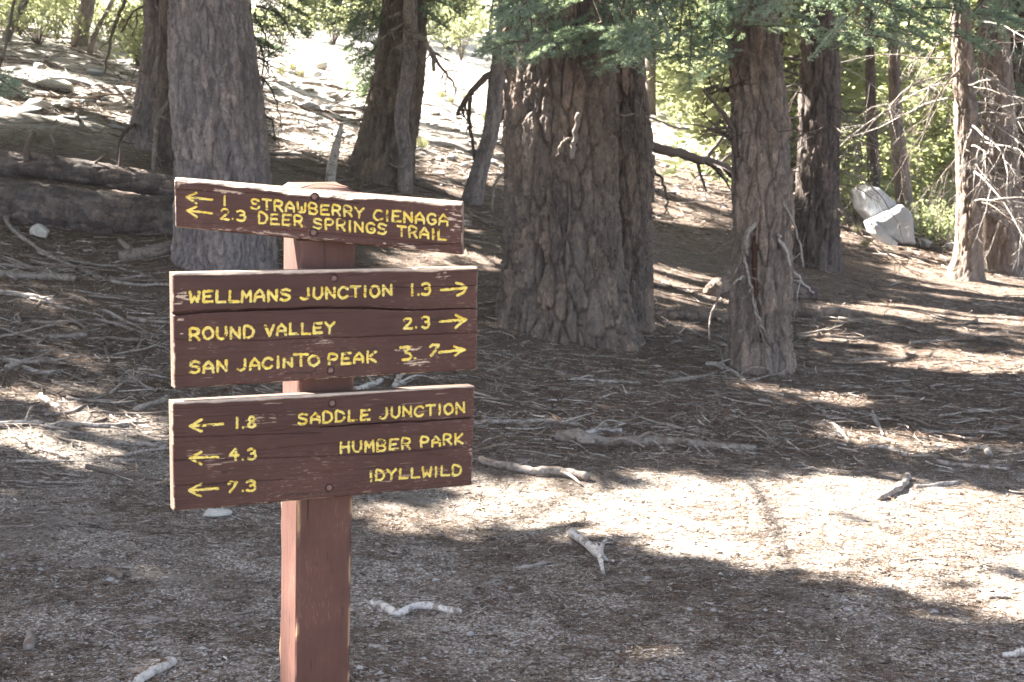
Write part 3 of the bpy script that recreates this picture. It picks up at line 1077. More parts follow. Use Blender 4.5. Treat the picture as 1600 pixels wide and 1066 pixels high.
add_tree('T0b', 'dark narrow trunk squeezed between the curved grey conifer and the broad grey one',
         [(262, 262, 38), (264, 180, 36), (266, 80, 34), (268, 0, 32)], BARK_DARK, .07, .02, 70, .03, 14, .25, .4, 11)
add_tree('T2', 'brown conifer with wide flared foot on sunlit slope above the signpost',
         [(592, 284, 92), (600, 245, 84), (612, 185, 80), (625, 100, 76), (632, 0, 68)], BARK_BIG, .11, .04, 130, .03, 17, .28, .5, 14)
add_tree('T2b', 'thin grey sapling trunk standing in front of the flared brown conifer',
         [(632, 300, 22), (633, 240, 20), (627, 180, 21), (640, 100, 22), (641, 0, 20)], BARK_GREY, .05, .01, 50, .04, 18, .25, .3, 9)
add_tree('T8', 'thin bent grey tree leaning between the flared conifer and the thick twin-trunked one',
         [(732, 318, 34), (748, 270, 27), (768, 200, 25), (776, 130, 26), (786, 60, 25), (792, 0, 22)], BARK_GREY, .06, .012, 60, .03, 19, .25, .3, 9)
add_tree('T5', 'dark rough conifer with many dead twigs behind the reddish-brown conifer',
         [(1277, 420, 70), (1278, 330, 65), (1280, 200, 62), (1282, 100, 58), (1280, 0, 50)], BARK_DARK, .09, .035, 120, .03, 23, .14, .35, 13)
add_tree('T6', 'slender sunlit conifer with pale dead branches and a swept foot at the right',
         [(1506, 438, 50), (1512, 395, 38), (1515, 300, 37), (1511, 200, 36), (1505, 100, 32), (1500, 0, 28)], BARK_RED, .08, .02, 90, .03, 29, .5, .3, 11)
add_tree('T7', 'brown conifer at the right edge, its foot spreading behind the slender sunlit one',
         [(1570, 430, 62), (1566, 330, 58), (1562, 200, 52), (1556, 80, 44), (1552, 0, 40)], BARK_RED, .1, .03, 100, .03, 31, .25, .4, 12)
add_tree('T7b', 'dark conifer cut off by the right edge of the picture',
         [(1606, 420, 44), (1604, 250, 40), (1602, 100, 38), (1600, 0, 34)], BARK_DARK, .09, .03, 80, .04, 32, .2, .4, 11)
add_tree('T9', 'thin trunk rising behind the pale granite boulders on the left side',
         [(1366, 345, 20), (1364, 250, 18), (1360, 120, 15), (1358, 0, 13)], BARK_DARK, .08, .015, 50, .06, 33, .3, .4, 11)
add_tree('T10', 'thin pale trunk rising just right of the granite boulders',
         [(1420, 360, 30), (1410, 280, 24), (1400, 180, 20), (1396, 0, 15)], BARK_RED, .08, .015, 50, .06, 34, .3, .4, 11)
add_tree('L1', 'leaning grey trunk at the upper left, thicker of the leaning pair',
         [(121, 72, 24), (128, 40, 23), (138, 0, 22)], BARK_GREY, .1, .02, 50, .08, 35, .2, .4, 14, vis=9)
add_tree('L2', 'thin leaning trunk in the upper left corner',
         [(4, 64, 14), (20, 35, 13), (40, 0, 12)], BARK_GREY, .1, .02, 40, .08, 36, .2, .4, 12, vis=9)
add_tree('L3', 'very thin leaning stem right of the thicker leaning grey trunk',
         [(136, 84, 9), (152, 45, 8), (176, 0, 8)], BARK_GREY, .1, .01, 30, .1, 37, .2, .4, 11, vis=9)


# dead, bare limbs
def limb_lines(start, dirv, length, r0, seed, levels=2, droop=.3, sub=7, wig=.12):
    """recursive bare limb: list of (pts, radii)"""
    r = np.random.default_rng(seed)
    out = []

    def grow(p, d, L, r_, lv):
        n = 9 if lv == levels else 6
        pts = [p]
        dd = unit(d)
        for k in range(n - 1):
            dd = unit(dd + r.normal(0, wig, 3) + np.array([0, 0, -droop / (n - 1) * (1 if k < n * .7 else -.6)]))
            pts.append(pts[-1] + dd * L / (n - 1))
        pts = np.array(pts)
        rad_ = r_ * np.linspace(1, .18, n)
        out.append((pts, rad_))
        if lv > 0:
            for k in range(sub if lv == levels else max(2, sub // 2)):
                u = r.uniform(.25, .97)
                i = min(int(u * (n - 1)), n - 2)
                base = pts[i]
                t = unit(pts[i + 1] - pts[i])
                side = unit(np.cross(t, r.normal(0, 1, 3)))
                d2 = unit(t * r.uniform(.4, 1.0) + side * r.uniform(.5, 1.0))
                grow(base, d2, L * r.uniform(.2, .5) * (1.15 - u * .6), rad_[i] * r.uniform(.4, .7), lv - 1)
    grow(np.asarray(start, float), np.asarray(dirv, float), length, r0, levels)
    return out


def add_limb(key, start, dirv, length, r0, seed, tint=.5, levels=2, droop=.3, sub=7, wig=.12, mat=None, name='dead_branch'):
    b = Bag()
    r = np.random.default_rng(seed)
    for pts, ra in limb_lines(start, dirv, length, r0, seed, levels, droop, sub, wig):
        b.tube(pts, np.maximum(ra, .0018), 6 if ra[0] > .008 else 4, 0, np.clip(tint + r.normal(0, .1), 0, 1))
    t = TREES[key]
    return obj(name, b.mesh(name, mat or DEAD, True, start), t['root'], np.asarray(start) - t['org'])


def axis_at(key, py):
    """centre and radius of a tree's trunk where the photograph row py crosses it"""
    pa = TREES[key]['path']
    ys = proj(pa[:, :3])[1]
    o = np.argsort(ys)
    return np.array([np.interp(py, ys[o], pa[o, k]) for k in range(4)])


def px_limb(key, pts, w0, w1, seed, tint=.5, dY=0.0, subs=0, mat=None, Y=None, sublen=.25, name='dead_branch', droop=.3):
    """a limb that follows pixel points at the tree's depth (dY nearer when negative), with side twigs"""
    t = TREES[key]
    Y0 = (t['org'][1] if Y is None else Y)
    r = np.random.default_rng(seed)
    n = max(8, 4 * len(pts))
    ys = np.linspace(0, 1, len(pts)) * dY
    P = spline(np.array([at(x, y, Y0 + dy + r.normal(0, .03)) for (x, y), dy in zip(pts, ys)]), n)
    P += r.normal(0, .006, P.shape)
    ra = np.linspace(w0, w1, n) * .5 / F * Y0
    b = Bag()
    b.tube(P, ra, 7, 0, tint)
    for k in range(subs):
        i = r.integers(1, n - 1)
        tt = unit(P[min(i + 1, n - 1)] - P[i - 1])
        d = unit(tt * .5 + unit(np.cross(tt, r.normal(0, 1, 3))))
        for q, rq in limb_lines(P[i], d, sublen * r.uniform(.5, 1.4), max(ra[i] * .55, .003), seed * 50 + k, 1, droop, 4, .16):
            b.tube(q, np.maximum(rq, .0016), 4, 0, np.clip(tint + r.normal(0, .12), 0, 1))
    o = obj(name, b.mesh(name, mat or DEAD, True, P[0]), t['root'], P[0] - t['org'])
    return o


# T4: torn scar with hanging dead limbs, as in the photograph
Yt4 = TREES['T4']['org'][1]
r4 = axis_at('T4', 400)[3]
F4 = Yt4 - r4 - .02
hw = NT('heartwood')
hn = hw.noise(hw.coord((1, 1, .15)), 60, 5, .7)
HEART = hw.done(hw.ramp(hn, [(.3, (.02, .009, .006)), (.6, (.06, .027, .016)), (.8, (.16, .10, .07))]), .9)
b_ = Bag()
sp_ = spline(np.array([at(x, y, Yt4 - axis_at('T4', y)[3] * .93) for x, y in [(1180, 350), (1179, 390), (1180, 440), (1184, 490), (1190, 535)]]), 30)
b_.tube(sp_, (.008 + .015 * np.sin(np.linspace(.25, 2.9, 30))) * (1 + .25 * rng.normal(0, 1, 30)), 9, 0, .5)
obj('torn_scar', b_.mesh('torn_scar', HEART, True, sp_[0]), TREES['T4']['root'], sp_[0] - TREES['T4']['org'])
px_limb('T4', [(1180, 348), (1166, 372), (1166, 400)], 9, 7, 101, .6, -.02, 0, Y=F4)
px_limb('T4', [(1166, 395), (1150, 425), (1127, 455), (1112, 490), (1108, 532)], 5, 2.6, 102, .5, -.08, 3, Y=F4 - .02, sublen=.12)
px_limb('T4', [(1165, 398), (1172, 440), (1176, 470), (1186, 500), (1198, 528)], 4.5, 3, 103, .65, -.02, 4, Y=F4 - .03, sublen=.1)
px_limb('T4', [(1180, 470), (1186, 510), (1200, 545), (1208, 556)], 3, 2, 104, .5, -.02, 1, Y=F4 - .03, sublen=.1)
px_limb('T4', [(1214, 368), (1226, 385), (1234, 412), (1252, 438), (1272, 456)], 6.5, 2.4, 105, .8, -.05, 2, Y=F4 + .01, sublen=.2)
px_limb('T4', [(1222, 312), (1236, 340), (1250, 380), (1256, 418)], 4, 3, 106, .62, -.05, 2, Y=F4 + .02, sublen=.2)
px_limb('T4', [(1138, 452), (1150, 438), (1162, 432)], 3, 4, 107, .75, 0, 0, Y=F4)
# dark branches to the left of T4 and the heavy limb between T3 and T4
px_limb('T4', [(1150, 150), (1120, 138), (1098, 142)], 9, 5, 108, .25, -.1, 4, BRANCH, Y=Yt4, sublen=.3)
px_limb('T4', [(1152, 245), (1143, 200), (1128, 175), (1100, 142)], 11, 5, 109, .3, -.15, 8, BRANCH, Y=Yt4 - .1, sublen=.4)
px_limb('T4', [(1150, 238), (1128, 190), (1110, 215)], 5, 3, 110, .4, -.1, 5, Y=Yt4, sublen=.25)
px_limb('T3', [(1008, 228), (1050, 236), (1085, 248), (1120, 255), (1152, 278)], 17, 13, 111, .45, .5, 7, BRANCH, Y=t3['org'][1] + .5, sublen=.45)
px_limb('T3', [(1010, 255), (1030, 275), (1042, 305), (1040, 335)], 6, 2.5, 112, .4, -.2, 5, BRANCH, Y=t3['org'][1] + .6, sublen=.2)
px_limb('T3', [(950, 176), (985, 180), (1008, 182), (1060, 200), (1075, 200)], 3, 3, 113, .65, .1, 2, Y=t3['org'][1] - .1, sublen=.2)
# stubs on the face of T3
Y3 = t3['org'][1] - axis_at('T3', 300)[3] - .03
px_limb('T3', [(893, 248), (898, 215), (903, 180)], 10, 7, 114, .55, -.16, 0, Y=Y3)
px_limb('T3', [(900, 214), (880, 222), (870, 245)], 6, 2.5, 115, .45, -.05, 2, Y=Y3 - .02, sublen=.12)
# thin tree T8: crook and hanging bare limbs
px_limb('T8', [(774, 112), (748, 130), (724, 162), (716, 178)], 12, 6, 120, .35, -.3, 4, BRANCH, sublen=.3)
px_limb('T8', [(734, 152), (735, 195), (740, 235), (742, 262)], 7, 4, 121, .4, 0, 5, BRANCH, sublen=.2)
px_limb('T8', [(765, 205), (785, 180), (800, 150)], 10, 6, 122, .4, .2, 1, BRANCH, sublen=.2)
px_limb('T8', [(790, 268), (772, 290), (770, 330), (776, 372)], 5, 3, 123, .6, -.5, 4, sublen=.15)
# big bare grey limb hanging by T2
px_limb('T2b', [(640, 0), (636, 35), (640, 55), (662, 62), (676, 90), (680, 110)], 14, 4, 124, .62, -.4, 7, sublen=.5)
px_limb('T2b', [(640, 40), (632, 65), (620, 80)], 8, 3, 125, .6, -.2, 4, sublen=.3)
px_limb('T2b', [(672, 75), (690, 105), (708, 130), (712, 150)], 6, 2, 126, .5, -.2, 6, sublen=.4)
px_limb('T2', [(596, 36), (610, 28), (625, 20)], 7, 5, 127, .75, -.3, 2, sublen=.3)
px_limb('T2', [(604, 46), (618, 36), (640, 22)], 6, 4, 128, .65, -.3, 1, sublen=.3)
px_limb('T2b', [(630, 220), (640, 240), (625, 262), (596, 248)], 3, 2, 129, .65, -.3, 2, sublen=.2)
# T1 / T0: hanging grey sticks
px_limb('T0', [(246, 20), (258, 45), (262, 70), (256, 40)], 10, 3, 130, .75, -.3, 2, sublen=.2)
px_limb('T0', [(262, 62), (266, 40), (272, 25)], 6, 4, 131, .7, -.3, 1, sublen=.2)
px_limb('T0', [(222, 92), (238, 88), (262, 76)], 5, 3, 132, .55, -.2, 2, sublen=.2)
px_limb('T0', [(240, 180), (228, 150), (215, 175), (205, 200)], 4, 2, 133, .55, -.3, 4, sublen=.3)
px_limb('T0b', [(262, 160), (248, 185), (243, 215), (240, 270)], 6, 6, 134, .55, -.8, 4, sublen=.3)
px_limb('T0b', [(278, 140), (262, 160), (252, 178)], 4, 2, 135, .65, -.6, 2, sublen=.2)
px_limb('T0', [(214, 190), (198, 205), (186, 225), (182, 262)], 6, 6, 136, .35, -1.5, 2, BRANCH, sublen=.2)
px_limb('T1', [(346, 160), (356, 175), (358, 188)], 7, 3, 137, .7, -.1, 0, Y=TREES['T1']['org'][1] - .5)
px_limb('T1', [(348, 120), (352, 105), (354, 100)], 6, 3, 138, .7, -.1, 0, Y=TREES['T1']['org'][1] - .5)
for k, (x0, y0, x1, y1) in enumerate([(396, 20, 420, 120), (400, 60, 408, 150), (398, 110, 440, 205), (402, 180, 428, 215), (400, 10, 460, 60), (404, 90, 414, 130)]):
    px_limb('T1b', [(x0, y0), ((x0 + x1) / 2 + 8, (y0 + y1) / 2 - 12), (x1, y1)], 4, 1.5, 140 + k, .35, -.3, 6, BRANCH, sublen=.35)
# left distance: dark hanging branches
px_limb('L3', [(196, 0), (176, 50), (170, 80), (164, 112)], 6, 3, 150, .3, -.2, 4, BRANCH, Y=19, sublen=.4)
px_limb('L3', [(240, 5), (210, 18), (190, 50)], 5, 3, 151, .3, -.2, 4, BRANCH, Y=19, sublen=.4)
# right-hand trees: lots of bare twiggy limbs
rr = np.random.default_rng(4)
for key, n, y0, y1, lo, hi, tint in (('T5', 44, 70, 350, .6, 1.5, .45), ('T6', 54, 30, 340, .7, 2.0, .72), ('T7', 42, 20, 330, .6, 1.6, .6), ('T9', 8, 20, 260, .6, 1.3, .45), ('T10', 9, 20, 260, .5, 1.2, .6), ('T2', 10, 20, 190, .5, 1.2, .45), ('T0', 9, 10, 190, .4, 1.0, .5)):
    for k in range(n):
        py = rr.uniform(y0, y1)
        a = axis_at(key, py)
        th = rr.uniform(0, 2 * math.pi)
        d = np.array([math.cos(th), math.sin(th) * .8 - .2, rr.uniform(-.45, .15)])
        if key == 'T6' and py > 150 and d[0] < 0:
            d[0] *= -1
        L = rr.uniform(lo, hi)
        add_limb(key, a[:3] + unit(d) * a[3] * .6, d, L, .0045 + .0045 * L, 2000 + int(py * 7) + k, np.clip(tint + rr.normal(0, .15), .1, 1), 2, .8, 6, .14)


# ------------------------------------------------------------------ foliage
def needle_quads(P, D, L, Wd, r):
    """P base points (N,3), D directions, -> diamond needles"""
    N = len(P)
    D = unit(D)
    side = unit(np.cross(D, r.normal(0, 1, (N, 3))))
    a = P
    b = P + D * (L * .5)[:, None] + side * (Wd * .5)[:, None]
    c = P + D * L[:, None]
    d = P + D * (L * .5)[:, None] - side * (Wd * .5)[:, None]
    V = np.stack([a, b, c, d], 1).reshape(-1, 3)
    Q = np.arange(N * 4).reshape(-1, 4)
    return V, Q


def fir_spray(b, base, dirv, L, r, needle=.03, wid=.0055, dens=1.5, tint0=.45):
    """one flat fir spray: axis, two ranks of branchlets, needles; b is the Bag (slot 0 needles, 1 wood)"""
    d = unit(dirv)
    n = 8
    pts = [np.asarray(base, float)]
    dd = d.copy()
    for k in range(n - 1):
        dd = unit(dd + np.array([0, 0, -.05]) + r.normal(0, .05, 3))
        pts.append(pts[-1] + dd * L / (n - 1))
    pts = np.array(pts)
    b.tube(pts, np.linspace(.006, .002, n), 4, 1, .4)
    up = np.array([0, 0, 1.0]) + r.normal(0, .25, 3)
    lines = [(pts[2:], .6)]
    nb = int(L / .045)
    for k in range(nb):
        u = .12 + .86 * k / nb
        x = u * (n - 1)
        i = min(int(x), n - 2)
        p = pts[i] + (pts[i + 1] - pts[i]) * (x - i)
        t = unit(pts[i + 1] - pts[i])
        s = unit(np.cross(t, up)) * (1 if k % 2 else -1)
        l = L * .42 * (1.05 - u) * r.uniform(.75, 1.15) + .03
        q = unit(t * .75 + s + np.array([0, 0, r.normal(-.05, .15)]))
        m = p + q * l * .55
        e = m + unit(q + t * .35 + np.array([0, 0, -.08])) * l * .45
        lines.append((np.array([p, m, e]), u))
    PP, DD = [], []
    for pl_, u in lines:
        ln = np.linalg.norm(np.diff(pl_, axis=0), axis=1).sum()
        k = max(6, int(ln / .0062 * dens)) * 2
        q = spline(pl_, max(6, k // 2))
        q = q[r.integers(1, len(q), k)]
        tdir = unit(pl_[-1] - pl_[0])
        rnd = r.normal(0, 1, (k, 3))
        rnd[:, 2] = np.abs(rnd[:, 2]) * .9 + .15
        PP.append(q)
        DD.append(unit(rnd) + tdir * .75)
    PP, DD = np.concatenate(PP), np.concatenate(DD)
    N = len(PP)
    V, Q = needle_quads(PP, DD, needle * r.uniform(.7, 1.2, N), np.full(N, wid), r)
    t = np.clip(tint0 + r.normal(0, .16, N) + .12 * r.normal(), 0, .88)
    t = np.where(r.random(N) < .012, .97, t)
    b.add(V, Q, None, 0, np.repeat(t, 4))


def spray_cluster(key, poly, n, Yr, L, seed, pdir, parts, limb=None, tint0=.45, **kw):
    """fill a region of the view with sprays hanging at depths Yr; split into `parts` leafy branches of tree key"""
    r = np.random.default_rng(seed)
    poly = np.array(poly, float)
    lo, hi = poly.min(0), poly.max(0)
    T = []
    while len(T) < n:
        x, y = r.uniform(lo, hi)
        if inpoly(np.array([x]), np.array([y]), poly)[0]:
            T.append((x, y))
    T = sorted(T)
    t = TREES[key]
    for k in range(parts):
        sub = T[k * n // parts:(k + 1) * n // parts]
        b = Bag()
        Yc = r.uniform(*Yr)
        cen = at(np.mean([s[0] for s in sub]), min(s[1] for s in sub) - 25, Yc)
        # the woody limb from the trunk (above the frame) to this branch
        a0 = t['path'][-1][:3] + np.array([0, 0, .35 + .1 * k])
        mid = (a0 + cen) / 2 + np.array([0, 0, .18])
        lim = spline(np.array([a0, mid, cen]), 12)
        b.tube(lim, np.linspace(.03, .008, 12), 6, 1, .45)
        for (x, y) in sub:
            tip = at(x, y, np.clip(Yc + r.normal(0, .25), *Yr))
            d = unit(np.asarray(pdir) + r.normal(0, .45, 3) * np.array([1, 1, .35]))
            l = L * r.uniform(.7, 1.25)
            base = tip - d * l * .7
            fir_spray(b, base, d, l, r, tint0=tint0 + r.normal(0, .1), **kw)
            j = np.argmin(np.linalg.norm(lim - base, axis=1))
            if np.linalg.norm(lim[j] - base) < 1.2:
                b.tube(spline(np.array([lim[j], (lim[j] + base) / 2 + np.array([0, 0, .03]), base]), 5), np.linspace(.006, .004, 5), 4, 1, .4)
        obj('leafy_branch', b.mesh('leafy_branch', [FIR, BRANCH], False, t['org']), t['root'])


spray_cluster('T4', [(770, -40), (1000, -40), (1010, 60), (985, 92), (915, 84), (830, 84), (760, 92), (738, 84), (765, 60)], 74, (8.6, 9.9), .40, 61, (-.55, -.7, -.25), 6, tint0=.6)
spray_cluster('T4', [(990, -40), (1150, -40), (1150, 110), (1120, 118), (1060, 112), (1015, 90)], 38, (8.8, 9.9), .40, 62, (-.2, -.8, -.3), 3, tint0=.5)
spray_cluster('T4', [(1180, 5), (1260, -40), (1640, -40), (1640, 50), (1500, 62), (1420, 60), (1330, 70), (1250, 55), (1190, 50)], 74, (8.4, 9.8), .40, 63, (.5, -.75, -.22), 6, tint0=.6)
spray_cluster('T2', [(545, 40), (600, 20), (612, 120), (590, 160), (545, 150), (530, 110)], 22, (17.0, 18.5), .7, 64, (-.6, -.6, -.6), 2, tint0=.22, needle=.05, wid=.011, dens=.6)
spray_cluster('T1b', [(398, -20), (470, -20), (480, 60), (440, 85), (400, 80)], 20, (13.2, 14.5), .5, 65, (.6, -.6, -.4), 2, tint0=.25, needle=.04, wid=.008, dens=.7)
spray_cluster('T2', [(470, -20), (580, -20), (560, 40), (500, 45)], 16, (16.0, 17.5), .6, 66, (-.3, -.7, -.5), 2, tint0=.3, needle=.05, wid=.01, dens=.6)
spray_cluster('T2b', [(660, -20), (760, -20), (755, 20), (690, 45)], 12, (16.0, 17.5), .6, 67, (.5, -.7, -.4), 2, tint0=.4, needle=.05, wid=.01, dens=.6)
spray_cluster('L2', [(-20, 112), (18, 110), (30, 125), (20, 140), (-20, 140)], 6, (8.0, 8.6), .3, 68, (.8, -.4, -.2), 1, tint0=.6)
spray_cluster('T7', [(1440, 70), (1620, 60), (1620, 160), (1560, 190), (1450, 140)], 26, (18.0, 19.5), .6, 69, (.2, -.8, -.4), 2, tint0=.35, needle=.05, wid=.011, dens=.6)


# background conifers: four shared crowns, many trees
def crown_mesh(H, R, seed, nbr=90, z0=.5, ql=.20, qw=.075):
    r = np.random.default_rng(seed)
    PP, DD, TT = [], [], []
    b = Bag()
    for k in range(nbr):
        u = (k + r.random()) / nbr
        z = z0 + (H - z0) * u ** .9
        L = (R * (1 - u) ** .8 + .2) * r.uniform(.55, 1.15)
        th = k * 2.4 + r.normal(0, .4)
        d = np.array([math.cos(th), math.sin(th), r.uniform(-.25, .1)])
        n = 7
        pts = [np.array([0, 0, z])]
        dd = unit(d)
        for i in range(n - 1):
            dd = unit(dd + np.array([0, 0, -.06]) + r.normal(0, .06, 3))
            pts.append(pts[-1] + dd * L / (n - 1))
        pts = np.array(pts)
        b.tube(pts, np.linspace(.02, .004, n), 4, 1, .5)
        m = int(75 * L)
        q = spline(pts, 60)[(60 * r.uniform(.18, 1, m) ** .8).astype(int).clip(0, 59)]
        off = r.normal(0, 1, (m, 3)) * np.array([.17, .17, .07]) * (.5 + L * .35)
        q = q + off
        PP.append(q)
        DD.append(unit(d) * .8 + r.normal(0, .6, (m, 3)) * np.array([1, 1, .6]))
        TT.append(np.clip(.45 + r.normal(0, .1) + r.normal(0, .17, m), 0, 1))
    PP, DD, TT = np.concatenate(PP), np.concatenate(DD), np.concatenate(TT)
    N = len(PP)
    V, Q = needle_quads(PP, DD, ql * r.uniform(.6, 1.3, N), qw * r.uniform(.6, 1.2, N), r)
    b.add(V, Q, None, 0, np.repeat(TT, 4))
    return b.mesh('crown', [PINE, BRANCH], False)


CROWNS = [crown_mesh(8.5, 2.1, 71), crown_mesh(7.0, 1.8, 72, 80), crown_mesh(10.0, 2.4, 73, 105), crown_mesh(4.2, 1.5, 74, 60, .15)]


def thin_trunk(H, r0, seed):
    r = np.random.default_rng(seed)
    n = 14
    z = np.linspace(-.3, H, n)
    P = np.stack([np.cumsum(r.normal(0, .02, n)), np.cumsum(r.normal(0, .02, n)), z], 1)
    b = Bag()
    b.tube(P, np.linspace(r0, .02, n), 12, 0, .5)
    m_ = b.mesh('trunk', BARK_DARK)
    m_.attributes.new('plate', 'FLOAT', 'POINT').data.foreach_set('value', np.full(len(m_.vertices), .5, np.float32))
    return m_


BTR = [thin_trunk(8.3, .13, 1), thin_trunk(6.8, .11, 2), thin_trunk(9.8, .16, 3), thin_trunk(4.0, .07, 4)]
rb = np.random.default_rng(12)
BG = []
spots = []
for k in range(34):
    x = rb.uniform(-80, 1680)
    Y = rb.uniform(36, 75)
    spots.append((x, Y))
for k in range(22):
    spots.append((rb.uniform(1010, 1640), rb.uniform(30, 50)))
for k in range(11):
    spots.append((rb.uniform(1190, 1660), rb.uniform(22.5, 29), 3))
for k, (x, Y, *vv) in enumerate(spots):
    X = (x - CX) / F * Y
    if 380 < x < 800 and Y < 44:          # keep the bright slope open
        continue
    if x < 260 and Y < 40:
        continue
    v = int(rb.choice([0, 1, 2, 3], p=[.3, .25, .25, .2]))
    if vv:
        v = vv[0]
    g = float(gz(X, Y))
    t = thing('background_conifer', 'blurred green conifer among many alike in the woods far behind', 'tree', (X, Y, g), 'conifers in the woods far behind')
    t.rotation_euler = (0, 0, rb.uniform(0, 6.28))
    sc_ = rb.uniform(.8, 1.25)
    t.scale = (sc_, sc_, sc_)
    obj('trunk', BTR[v], t)
    obj('crown', CROWNS[v], t)


# low green shrubs and grass tufts on the slope
def shrub_mesh(seed, R=.5, H=.6, n=700, ql=.09, qw=.035):
    r = np.random.default_rng(seed)
    b = Bag()
    st = 14
    th = r.uniform(0, 6.28, st)
    for k in range(st):
        e = np.array([math.cos(th[k]) * R * r.uniform(.3, .9), math.sin(th[k]) * R * r.uniform(.3, .9), H * r.uniform(.5, .95)])
        b.tube(spline(np.array([[0, 0, -.05], e * np.array([.4, .4, .6]), e]), 5), np.linspace(.008, .003, 5), 4, 1, .4)
        m = n // st
        q = e + r.normal(0, 1, (m, 3)) * np.array([R * .28, R * .28, H * .2])
        q[:, 2] = np.abs(q[:, 2])
        V, Q = needle_quads(q, r.normal(0, 1, (m, 3)) + np.array([0, 0, .6]), ql * r.uniform(.6, 1.3, m), np.full(m, qw), r)
        b.add(V, Q, None, 0, np.repeat(np.clip(.55 + r.normal(0, .2, m), 0, 1), 4))
    return b.mesh('shrub', [PINE, BRANCH], False)


SHR = [shrub_mesh(1), shrub_mesh(2, .7, .5), shrub_mesh(3, .4, .9)]
for k, (x, y) in enumerate([(30, 55), (60, 70), (90, 62), (180, 60), (205, 82), (215, 105), (235, 118), (0, 45), (150, 40), (100, 40), (440, 70), (480, 60), (520, 70), (700, 78), (720, 95), (760, 75), (690, 60), (1090, 195), (1060, 180), (1110, 215),
                            (1336, 352), (1454, 376), (1470, 386), (1482, 366), (1466, 340), (40, 38), (120, 55), (560, 62), (240, 60)]):
    P = hit(x, y)
    o = obj('shrub', SHR[k % 3], None, P)
    o.rotation_euler = (0, 0, k * 1.3)
    s_ = min(1.7, .35 + P[1] / 30) * (1 if y < 250 else .7)
    o.scale = (s_, s_, s_)
    tag(o, 'low green shrub among many alike on the slope behind the trees', 'shrub', 'low green shrubs on the slope')


def tuft_mesh(seed, n=90, H=.35):
    r = np.random.default_rng(seed)
    th = r.uniform(0, 6.28, n)
    lean = r.uniform(.1, .6, n)
    B = np.stack([np.cos(th), np.sin(th), 0 * th], 1) * r.uniform(0, .07, (n, 1))
    D = np.stack([np.cos(th) * lean, np.sin(th) * lean, np.ones(n)], 1)
    V, Q = needle_quads(B, D, H * r.uniform(.5, 1.2, n), np.full(n, .012), r)
    b = Bag()
    b.add(V, Q, None, 0, np.repeat(r.random(n), 4))
    return b.mesh('grass_tuft', GRASS, False)


TUFT = [tuft_mesh(k) for k in range(3)]
rt = np.random.default_rng(5)
for k, (x, y) in enumerate([(440, 118), (458, 112), (470, 121), (690, 155), (706, 162), (728, 158), (660, 234), (1338, 366), (1352, 388), (1240, 300), (760, 190)]):
    P = hit(x, y)
    o = obj('grass_tuft', TUFT[k % 3], None, P)
    s_ = rt.uniform(.45, .8)
    o.scale = (s_, s_, s_)
    o.rotation_euler = (0, 0, k)
    tag(o, 'yellow-green tuft of dry grass on the bright slope, one of many alike', 'grass tuft', 'dry grass tufts on the slope')


# ------------------------------------------------------------------ rocks
def rock_mesh(name, seed, mat, facets=9, n=36, flat=1.0, rough=.05, cut=.75):
    r = np.random.default_rng(seed)
    th, ph = np.meshgrid(np.linspace(0, 2 * math.pi, n * 2, endpoint=False), np.linspace(0, math.pi, n))
    d = np.stack([np.sin(ph) * np.cos(th), np.sin(ph) * np.sin(th), np.cos(ph)], -1).reshape(-1, 3)
    nrm = unit(r.normal(0, 1, (facets, 3)))
    off = r.uniform(cut - .2, cut + .1, facets)
    dot = d @ nrm.T
    lim = np.where(dot > .05, off / np.maximum(dot, .05), 9)
    rad_ = np.minimum(lim.min(1), 1.0)
    rad_ = rad_ * (1 + rough * 2 * fbm(d * 3 + seed, 4, seed))
    V = d * rad_[:, None]
    V[:, 2] *= flat
    i, j = np.meshgrid(np.arange(n - 1), np.arange(2 * n), indexing='ij')
    m = 2 * n
    Q = np.stack([i * m + j, (i + 1) * m + j, (i + 1) * m + (j + 1) % m, i * m + (j + 1) % m], -1).reshape(-1, 4)
    return mesh(name, V, Q, mat, None, True)


def place_rock(name, label, cat, px, py, wpx, asp, seed, mat, yaw=0, sink=.3, group=None, Y=None, flat=1.0, cut=.75, tilt=(0, 0)):
    P = hit(px, py) if Y is None else at(px, py, Y)
    s = wpx * .5 / F * P[1]
    o = obj(name, rock_mesh(name, seed, mat, flat=flat, cut=cut), None, (P[0], P[1], P[2] + s * asp * (1 - sink)))
    o.scale = (s, s * .8, s * asp)
    o.rotation_euler = (tilt[0], tilt[1], yaw)
    return tag(o, label, cat, group)


